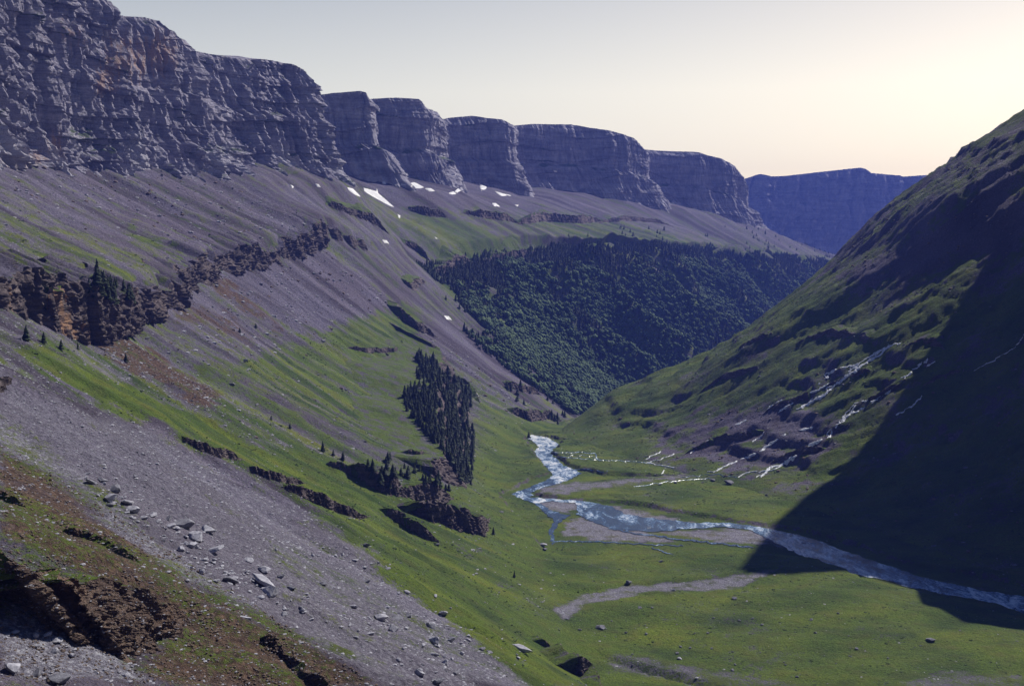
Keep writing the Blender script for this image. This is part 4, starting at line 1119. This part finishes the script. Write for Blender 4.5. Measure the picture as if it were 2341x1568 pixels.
along([(20, 1440), (120, 1480), (220, 1530), (330, 1570)], 26, 14, 17, BMs, 'grey stone in the nearest stone strip at the bottom left', 'stones of the nearest strip', seed=6)

# ------------------------------------------------------------------ instanced masses
def inst(name, protos, pts, scale, rot, idx, label=None):
    """one object of points; each point carries a copy of one prototype"""
    me = bpy.data.meshes.new(name); me.vertices.add(len(pts)); me.vertices.foreach_set('co', np.asarray(pts, np.float32).ravel())
    for an, av, ty in (('isc', scale, 'FLOAT'), ('irz', rot, 'FLOAT'), ('iid', idx, 'INT')):
        at = me.attributes.new(an, ty, 'POINT'); at.data.foreach_set('value', np.asarray(av, np.int32 if ty == 'INT' else np.float32))
    c = bpy.data.collections.new(name + '_kinds')
    for k, m_ in enumerate(protos):
        po = bpy.data.objects.new('%s_kind_%02d' % (name, k), m_); c.objects.link(po)
    g = bpy.data.node_groups.new(name, 'GeometryNodeTree')
    g.interface.new_socket('Geometry', in_out='INPUT', socket_type='NodeSocketGeometry'); g.interface.new_socket('Geometry', in_out='OUTPUT', socket_type='NodeSocketGeometry')
    gi = g.nodes.new('NodeGroupInput'); go = g.nodes.new('NodeGroupOutput'); ip = g.nodes.new('GeometryNodeInstanceOnPoints')
    ci = g.nodes.new('GeometryNodeCollectionInfo'); ci.inputs['Collection'].default_value = c; ci.inputs['Separate Children'].default_value = True; ci.inputs['Reset Children'].default_value = True
    def na(an, ty):
        q = g.nodes.new('GeometryNodeInputNamedAttribute'); q.data_type = ty; q.inputs[0].default_value = an
        return q.outputs[0]
    cx_ = g.nodes.new('ShaderNodeCombineXYZ'); g.links.new(na('irz', 'FLOAT'), cx_.inputs[2])
    g.links.new(gi.outputs[0], ip.inputs['Points']); g.links.new(ci.outputs[0], ip.inputs['Instance']); ip.inputs['Pick Instance'].default_value = True
    g.links.new(na('iid', 'INT'), ip.inputs['Instance Index']); g.links.new(cx_.outputs[0], ip.inputs['Rotation']); g.links.new(na('isc', 'FLOAT'), ip.inputs['Scale'])
    g.links.new(ip.outputs[0], go.inputs[0])
    o = link(name, me, kind='stuff'); md = o.modifiers.new('scatter', 'NODES'); md.node_group = g
    return o

# scree and stones too many to count: sampled over the hillside where the cover is bare
def sample_grid(P, n, seed, ymax=1200, ymin=0, wfun=None):
    r_ = np.random.RandomState(seed)
    i = r_.randint(0, P.shape[0] - 1, n * 6); j = r_.randint(0, P.shape[1] - 1, n * 6)
    a, b = r_.rand(n * 6), r_.rand(n * 6)
    Q = (P[i, j].T * (1 - a) * (1 - b) + P[i + 1, j].T * a * (1 - b) + P[i, j + 1].T * (1 - a) * b + P[i + 1, j + 1].T * a * b).T
    px, py = proj(Q)
    k = (px > -30) & (px < 2370) & (py < 1600) & (Q[:, 1] > ymin) & (Q[:, 1] < ymax)
    if wfun is not None: k &= r_.rand(n * 6) < wfun(Q, i, j)
    k = np.where(k)[0][:n]
    return Q[k], i[k], j[k]
STN = [boulder_mesh('scree_stone', 201 + i, 1, M_STONE if i < 3 else (M_STONED if i < 5 else M_STONEB), (1, .75, .45), 5) for i in range(7)]
r9 = np.random.RandomState(3)
Q, i_, j_ = sample_grid(PL, 80000, 21, 620, 90, lambda Q, i, j: np.clip(1.1 - cvL[i, j, 0] * 1.4, .012, 1))
sc = (.12 + .55 * r9.rand(len(Q)) ** 4) * np.interp(Q[:, 1], [90, 200, 600], [.8, 1.2, 2.6])
kd = np.where(r9.rand(len(Q)) < np.clip(cvL[i_, j_, 1], 0, 1) * .5, 5 + r9.randint(0, 2, len(Q)), r9.randint(0, 5, len(Q)))
inst('scree', STN, Q, sc * .62, r9.rand(len(Q)) * 6.28, kd)
Q, i_, j_ = sample_grid(PL[:, :-5], 14000, 22, 1300, 500, lambda Q, i, j: np.clip(1.0 - cvL[i, j, 0] * 1.25, .03, 1) * .5)
sc = (.5 + 1.6 * r9.rand(len(Q)) ** 5) * np.interp(Q[:, 1], [500, 1300], [.8, 1.6])
inst('rubble', STN, Q, sc, r9.rand(len(Q)) * 6.28, r9.randint(0, 6, len(Q)))
Q, i_, j_ = sample_grid(PR, 9000, 23, 1300, 450, lambda Q, i, j: np.clip(.9 - cvR[i, j, 0], .01, 1))
inst('rubble', STN, Q, .4 + 1.6 * r9.rand(len(Q)) ** 4, r9.rand(len(Q)) * 6.28, r9.randint(3, 7, len(Q)))
Q, i_, j_ = sample_grid(PF, 6000, 24, 1100, 350, lambda Q, i, j: np.where(cvF[i, j, 0] < .5, 1.0, .10))
inst('pebbles', STN, Q, .2 + .7 * r9.rand(len(Q)) ** 5, r9.rand(len(Q)) * 6.28, r9.randint(0, 5, len(Q)))

BPOLY = [(0, 1020), (200, 1160), (430, 1310), (640, 1430), (850, 1568), (0, 1568)]
# ------------------------------------------------------------------ trees
def leaf_mat(name, a, b, c):
    m = NT(name); oi = m.t.nodes.new('ShaderNodeObjectInfo').outputs['Random']
    f = m.math('ADD', m.math('MULTIPLY', m.noise(.6, 3, .6), .7), m.math('MULTIPLY', oi, .35))
    m.b.inputs['Roughness'].default_value = .8
    return m.out(ramp(m.t, f, [(.3, a), (.52, b), (.75, c)]))
M_FIR = leaf_mat('dark_fir_needles', (.012, .020, .010), (.024, .038, .016), (.045, .062, .024))
M_BEECH = leaf_mat('beech_leaves', (.028, .056, .024), (.055, .098, .038), (.10, .15, .056))
M_BARK = mat_simple('bark', (.06, .045, .035)).m
def fir_parts(seed, tiers=11, br=9, w=.24):
    r_ = random.Random(seed); V, F = [], []
    for t in range(tiers):
        z0 = .12 + .86 * t / tiers; rad = w * (1 - (t / tiers)) ** .85 + .02
        for b in range(br if t < tiers - 2 else 5):
            a = r_.uniform(0, 6.283); rr = rad * r_.uniform(.65, 1.15); dz = r_.uniform(.05, .11); hw = rr * .42 + .012
            ca, sa_ = math.cos(a), math.sin(a)
            k = len(V)
            V += [(0, 0, z0 + dz + .04), (ca * rr - 0, sa_ * rr, z0 - .02 - rr * .15), (ca * rr * .55 - sa_ * hw, sa_ * rr * .55 + ca * hw, z0), (ca * rr * .55 + sa_ * hw, sa_ * rr * .55 - ca * hw, z0), (0, 0, z0 - .03)]
            F += [(k, k + 2, k + 1), (k, k + 1, k + 3), (k + 4, k + 1, k + 2), (k + 4, k + 3, k + 1)]
    k = len(V); V += [(.025, 0, .93), (-.012, .02, .93), (-.012, -.02, .93), (0, 0, 1.02)]; F += [(k, k + 1, k + 3), (k + 1, k + 2, k + 3), (k + 2, k, k + 3)]
    TV, TF = [], []
    for s_, z in ((.018, -.06), (.014, .3), (.004, .95)):
        for q in range(5): TV.append((math.cos(q * 1.2566) * s_, math.sin(q * 1.2566) * s_, z))
    for l_ in range(2):
        for q in range(5):
            a_, b_ = l_ * 5 + q, l_ * 5 + (q + 1) % 5
            TF += [(a_, b_, b_ + 5), (a_, b_ + 5, a_ + 5)]
    return np.array(V), np.array(F), np.array(TV), np.array(TF)
FIRS = []
for s_ in range(6):
    V, F, TV, TF = fir_parts(s_, w=(.24, .30, .34, .27, .38, .30)[s_])
    FIRS.append((mesh_np('crown', V, F, M_FIR, False), mesh_np('trunk', TV, TF, M_BARK, False)))
def joined(name, parts, mats):
    Vs, Fs, o, mi = [], [], 0, []
    for k, (V, F) in enumerate(parts):
        Vs.append(V); Fs.append(F + o); o += len(V); mi += [k] * len(F)
    me = mesh_np(name, np.concatenate(Vs), np.concatenate(Fs), None, False)
    for m_ in mats: me.materials.append(m_)
    if name == 'beech': me.polygons.foreach_set('use_smooth', np.ones(len(me.polygons), bool))
    me.polygons.foreach_set('material_index', np.array(mi, np.int32))
    return me
FIRJ = [joined('fir', [fir_parts(s_, w=.27)[:2], fir_parts(s_, w=.27)[2:]], [M_FIR, M_BARK]) for s_ in range(4)]
IV, IF = ico(1)
r10_ = np.random.RandomState(81).rand
def beech(seed):
    r_ = np.random.RandomState(seed); Vs, Fs, o = [], [], 0
    for k in range(15):
        a = r_.rand() * 6.28; u = r_.rand() ** .6; z = .35 + .55 * r_.rand(); rad = .42 * math.sqrt(max(.05, 1 - ((z - .6) / .42) ** 2)) * u
        c_ = np.array([math.cos(a) * rad, math.sin(a) * rad, z]); s_ = .13 + .09 * r_.rand()
        V = IV * s_ * (1 + .35 * r_.randn(len(IV), 1)) + c_
        Vs.append(V); Fs.append(IF + o); o += len(V)
    TV, TF = fir_parts(0)[2:]
    return joined('beech', [(np.concatenate(Vs), np.concatenate(Fs)), (TV * np.array([1.6, 1.6, .55]), TF)], [M_BEECH, M_BARK])
BEECH = [beech(s_) for s_ in range(6)]

rt = random.Random(12)
def fir_at(x, y, z, h, label, group=None):
    k = rt.randrange(6); cm, tm_ = FIRS[k]
    e = bpy.data.objects.new('fir_tree', None); S.collection.objects.link(e); e.empty_display_size = .5
    e.location = (x, y, z); e.rotation_euler = (0, 0, rt.uniform(0, 6.28)); e.scale = (h, h, h)
    thing(e, label, 'tree', group)
    for nm, m_ in (('crown', cm), ('trunk', tm_)):
        c_ = bpy.data.objects.new(nm, m_); S.collection.objects.link(c_); c_.parent = e
# scene-wide ray casting now includes the crags
V_, F_, o_n = [], [], 0
for ob in list(S.objects):
    if ob.type == 'MESH' and ob.name.split('.')[0] in ('rock_outcrop', 'rock_band', 'turf_top'):
        a = np.empty(len(ob.data.vertices) * 3, np.float32); ob.data.vertices.foreach_get('co', a); a = a.reshape(-1, 3)
        f = np.empty(len(ob.data.loops), np.int32); ob.data.loops.foreach_get('vertex_index', f)
        V_.append(a); F_.append(f.reshape(-1, 4) + o_n); o_n += len(a)
BV2 = BVHTree.FromPolygons(np.concatenate(V_).tolist(), np.concatenate(F_).tolist())
def hit2(px, py):
    a = (px - 1170.5) / FP; b = -(py - 784) / FP
    d = Vector((a, CP + b * SP, -SP + b * CP)).normalized(); o = Vector((0, 0, HC))
    l1 = BVH.ray_cast(o, d); l2 = BV2.ray_cast(o, d)
    if l2[0] is not None and (l1[0] is None or l2[3] < l1[3]): return l2[0]
    return l1[0]
# crumbled earth and stones over the brown ground at the lower left
pk = []; r14 = np.random.RandomState(17)
while len(pk) < 15000:
    x, y = r14.uniform(0, 860), r14.uniform(1020, 1568)
    if y - 1020 < x * .64 - 12: continue
    l = hit2(x, y)
    if l is not None: pk.append((l.x, l.y, l.z))
pk = np.array(pk)
inst('rubble', STN, pk, (.035 + .26 * r14.rand(len(pk)) ** 4) * pk[:, 1] / 150, r14.rand(len(pk)) * 6.28, np.where(r14.rand(len(pk)) < .75, 5 + r14.randint(0, 2, len(pk)), r14.randint(0, 5, len(pk))))
def fir_px(px, py, hpx, label, group=None):
    l = hit2(px, py)
    if l is None: return
    h = hpx * l.y / FP
    fir_at(l.x, l.y, l.z - h * .04, h, label, group)
def scatter_firs(poly, n, h0, h1, label, group, seed):
    r_ = random.Random(seed); xs = [q[0] for q in poly]; ys = [q[1] for q in poly]; k = 0; g = 0
    while k < n and g < 9000:
        g += 1
        x, y = r_.uniform(min(xs), max(xs)), r_.uniform(min(ys), max(ys))
        if not inpoly(np.array([x]), np.array([y]), poly)[0]: continue
        fir_px(x, y, r_.uniform(h0, h1), label, group); k += 1
KP = [(950, 815), (985, 820), (1010, 855), (1050, 868), (1085, 910), (1070, 950), (1086, 1000), (1080, 1060), (1078, 1112), (1050, 1100), (1022, 1050), (985, 1010), (960, 975), (932, 945), (920, 905), (948, 885), (955, 840)]
scatter_firs(KP, 185, 15, 32, 'dark fir crowded on the steep wooded crag by the river bend', 'firs on the wooded crag', 1)
scatter_firs([(205, 650), (235, 640), (290, 665), (320, 690), (290, 700), (230, 690), (190, 670)], 26, 22, 40, 'dark pine crowded on top of the ochre buttress', 'pines on the ochre buttress', 2)
scatter_firs([(830, 1080), (870, 1065), (915, 1090), (905, 1120), (850, 1110)], 14, 20, 32, 'dark fir on the small crag left of the wooded crag', 'firs on the small crag', 3)
scatter_firs([(1150, 880), (1250, 870), (1320, 930), (1290, 975), (1200, 960)], 40, 12, 20, 'small dark tree on the slope above the river narrows', 'trees above the river narrows', 4)
for px, py, h, lb in [(222, 640, 50, 'tallest dark pine standing above the others on the ochre buttress'), (738, 1032, 26, 'pointed fir alone on the grass, furthest left of the middle row'), (762, 1042, 16, 'tiny fir right of the pointed fir on the grass'),
                      (784, 1052, 22, 'small fir at the right end of the middle row on the grass'), (1209, 1002, 16, 'small dark fir at the river where it leaves the meadow'), (1128, 1222, 20, 'dark bush like fir beside the end of the terraced crag'),
                      (1176, 1320, 18, 'tiny fir alone on the green spur above the meadow'), (140, 800, 26, 'dark fir below the ochre buttress at the left'), (178, 800, 18, 'small fir right of the dark fir below the ochre buttress'), (288, 828, 22, 'dark fir on the grass strip below the buttress'),
                      (585, 750, 12, 'tiny fir on the hillside in the middle of the talus'), (60, 780, 40, 'dark fir near the left picture edge on the green ridge'), (100, 785, 28, 'shorter fir on the green ridge near the left edge'), (548, 760, 12, 'tiny fir left of the white standing stone'),
                      (620, 960, 12, 'tiny dark fir on the green hillside below the rubble'), (663, 980, 14, 'small dark fir right of the rubble on the hillside')]:
    fir_px(px, py, h, lb)

scatter_firs([(885, 1040), (950, 1065), (1010, 1095), (1030, 1125), (985, 1120), (930, 1095), (880, 1065)], 26, 12, 26, 'fir in the shaded hollow at the left foot of the wooded crag', 'firs in the shaded hollow', 5)
scatter_firs([(985, 610), (1060, 590), (1100, 600), (1160, 690), (1120, 740), (1060, 720), (1010, 680)], 34, 10, 17, 'dark conifer on the rocky upper left corner of the forest', 'conifers at the forest corner', 6)
# the rest of the wood on the crag, beyond the counted firs
r13 = np.random.RandomState(4); pk = []
KA = np.array(KP, float)
while len(pk) < 620:
    x, y = r13.uniform(KA[:, 0].min(), KA[:, 0].max()), r13.uniform(KA[:, 1].min(), KA[:, 1].max())
    if inpoly(np.array([x]), np.array([y]), KP)[0]:
        l = hit2(x, y)
        if l is not None: pk.append((l.x, l.y, l.z - .3))
inst('undergrowth', FIRJ, np.array(pk), 3.5 + 5 * r13.rand(len(pk)), r13.rand(len(pk)) * 6.28, r13.randint(0, 4, len(pk)))

# low bushes and tussocks on the grass
M_TUFT = leaf_mat('tussock_leaves', (.020, .036, .010), (.045, .072, .016), (.085, .115, .028))
def tuft(seed):
    r_ = np.random.RandomState(seed); Vs, Fs, o = [], [], 0
    for k in range(4):
        V = IV * (.3 + .25 * r_.rand()) * (1 + .3 * r_.randn(len(IV), 1)); V[:, 2] *= .6; V[:, :2] += r_.randn(2) * .4
        Vs.append(V); Fs.append(IF + o); o += len(V)
    return mesh_np('tussock', np.concatenate(Vs), np.concatenate(Fs), M_TUFT, False)
TU = [tuft(i) for i in range(4)]
for P_, cv_, n_, y1 in ((PF, cvF, 9000, 1150), (PL[:, :-5], cvL, 16000, 1100), (PR, cvR, 9000, 1300)):
    Q, i_, j_ = sample_grid(P_, n_, 51, y1, 100, lambda Q, i, j: (cv_[i, j, 0] > .55) * np.clip(.35 + fbm2(Q[:, 0] / 25, Q[:, 1] / 25, 3, 410), 0, 1))
    inst('tussocks', TU, Q, (.25 + .9 * r10_(len(Q)) ** 3) * np.interp(Q[:, 1], [100, 500, 1200], [.35, 1, 1.5]), r10_(len(Q)) * 6.28, (r10_(len(Q)) * 3.99).astype(int))

# far forest: too many to count
nb = XL.shape[1]
kb = 8 + 78 + 40 + 0
colb = [0, 8, 86, 0]
JB = 8 + 40 + 40 + 16           # column of the bench edge
r10 = np.random.RandomState(8)
def forest_w(Q, i, j):
    px, py = proj(Q); X, Y, Z = Q.T
    e = n2(X / 60, Y / 60, 400)
    top_ = np.interp(px, [970, 1080, 1250, 1500, 1700, 1900, 1960], [612, 588, 568, 556, 580, 598, 606]) + e * 14
    ins = (py > top_) & (Y > 1590)
    nearb = (Y > 1400) & (Y <= 1590) & (px > 1000) & (py > 760 + e * 20)
    return np.where(ins, 1.0, 0) * (Y > 1560) * np.where((px < 1180) & (py < 760), .55 + e, 1) + nearb * .11
N = 95000
Q, i_, j_ = sample_grid(PL[:, JB - 8:], N, 31, 5200, 1400, lambda Q, i, j: forest_w(Q, i, j) * np.clip((Q[:, 1] / 2500), .5, 1.6) / 1.6)
px, py = proj(Q)
topd = py - np.interp(px, [970, 1080, 1250, 1500, 1700, 1900, 1960], [612, 588, 568, 556, 580, 598, 606])
con = sst(75, 15, topd + n2(Q[:, 0] / 80, Q[:, 1] / 80, 401) * 50) + .12 + sst(.25, .45, n2(Q[:, 0] / 100, Q[:, 1] / 100, 402)) * .6 + sst(1200, 1080, px) * .5
isf = r10.rand(len(Q)) < con
hh = np.where(isf, 8 + 6 * r10.rand(len(Q)), 7 + 5 * r10.rand(len(Q)))
Q[:, 2] -= .5
idx = np.where(isf, 6 + r10.randint(0, 4, len(Q)), r10.randint(0, 6, len(Q)))
inst('forest', BEECH + FIRJ, Q, hh, r10.rand(len(Q)) * 6.28, idx)
print('forest', len(Q))
# scattered trees on the bench and talus beyond
Q, i_, j_ = sample_grid(PL[:, 8:JB + 10], 900, 32, 5200, 1600, lambda Q, i, j: sst(0, .5, n2(Q[:, 0] / 90, Q[:, 1] / 90, 405)) * (proj(Q)[1] > 520 - (proj(Q)[0] - 1400) * .02) * (proj(Q)[0] > 1250))
inst('scattered_trees', BEECH + FIRJ, Q, 6 + 6 * r10.rand(len(Q)), r10.rand(len(Q)) * 6.28, r10.randint(6, 10, len(Q)))
# ------------------------------------------------------------------ haze
def box(name, lo, hi, mat):
    V = np.array([(x, y, z) for x in (lo[0], hi[0]) for y in (lo[1], hi[1]) for z in (lo[2], hi[2])])
    F = np.array([(0, 1, 3, 2), (4, 6, 7, 5), (0, 4, 5, 1), (2, 3, 7, 6), (0, 2, 6, 4), (1, 5, 7, 3)])
    return link(name, mesh_np(name, V, F, mat, False), kind='stuff')
hm = bpy.data.materials.new('haze'); hm.use_nodes = True
t_ = hm.node_tree
for n_ in list(t_.nodes): t_.nodes.remove(n_)
o_ = t_.nodes.new('ShaderNodeOutputMaterial'); v_ = t_.nodes.new('ShaderNodeVolumePrincipled')
v_.inputs['Color'].default_value = (0.12, 0.19, 0.82, 1); v_.inputs['Density'].default_value = HAZE; v_.inputs['Anisotropy'].default_value = 0.0
t_.links.new(v_.outputs[0], o_.inputs['Volume'])
if HAZE > 0: box('haze', (-2500, -1500, -180), (4200, 6700, 800), hm)
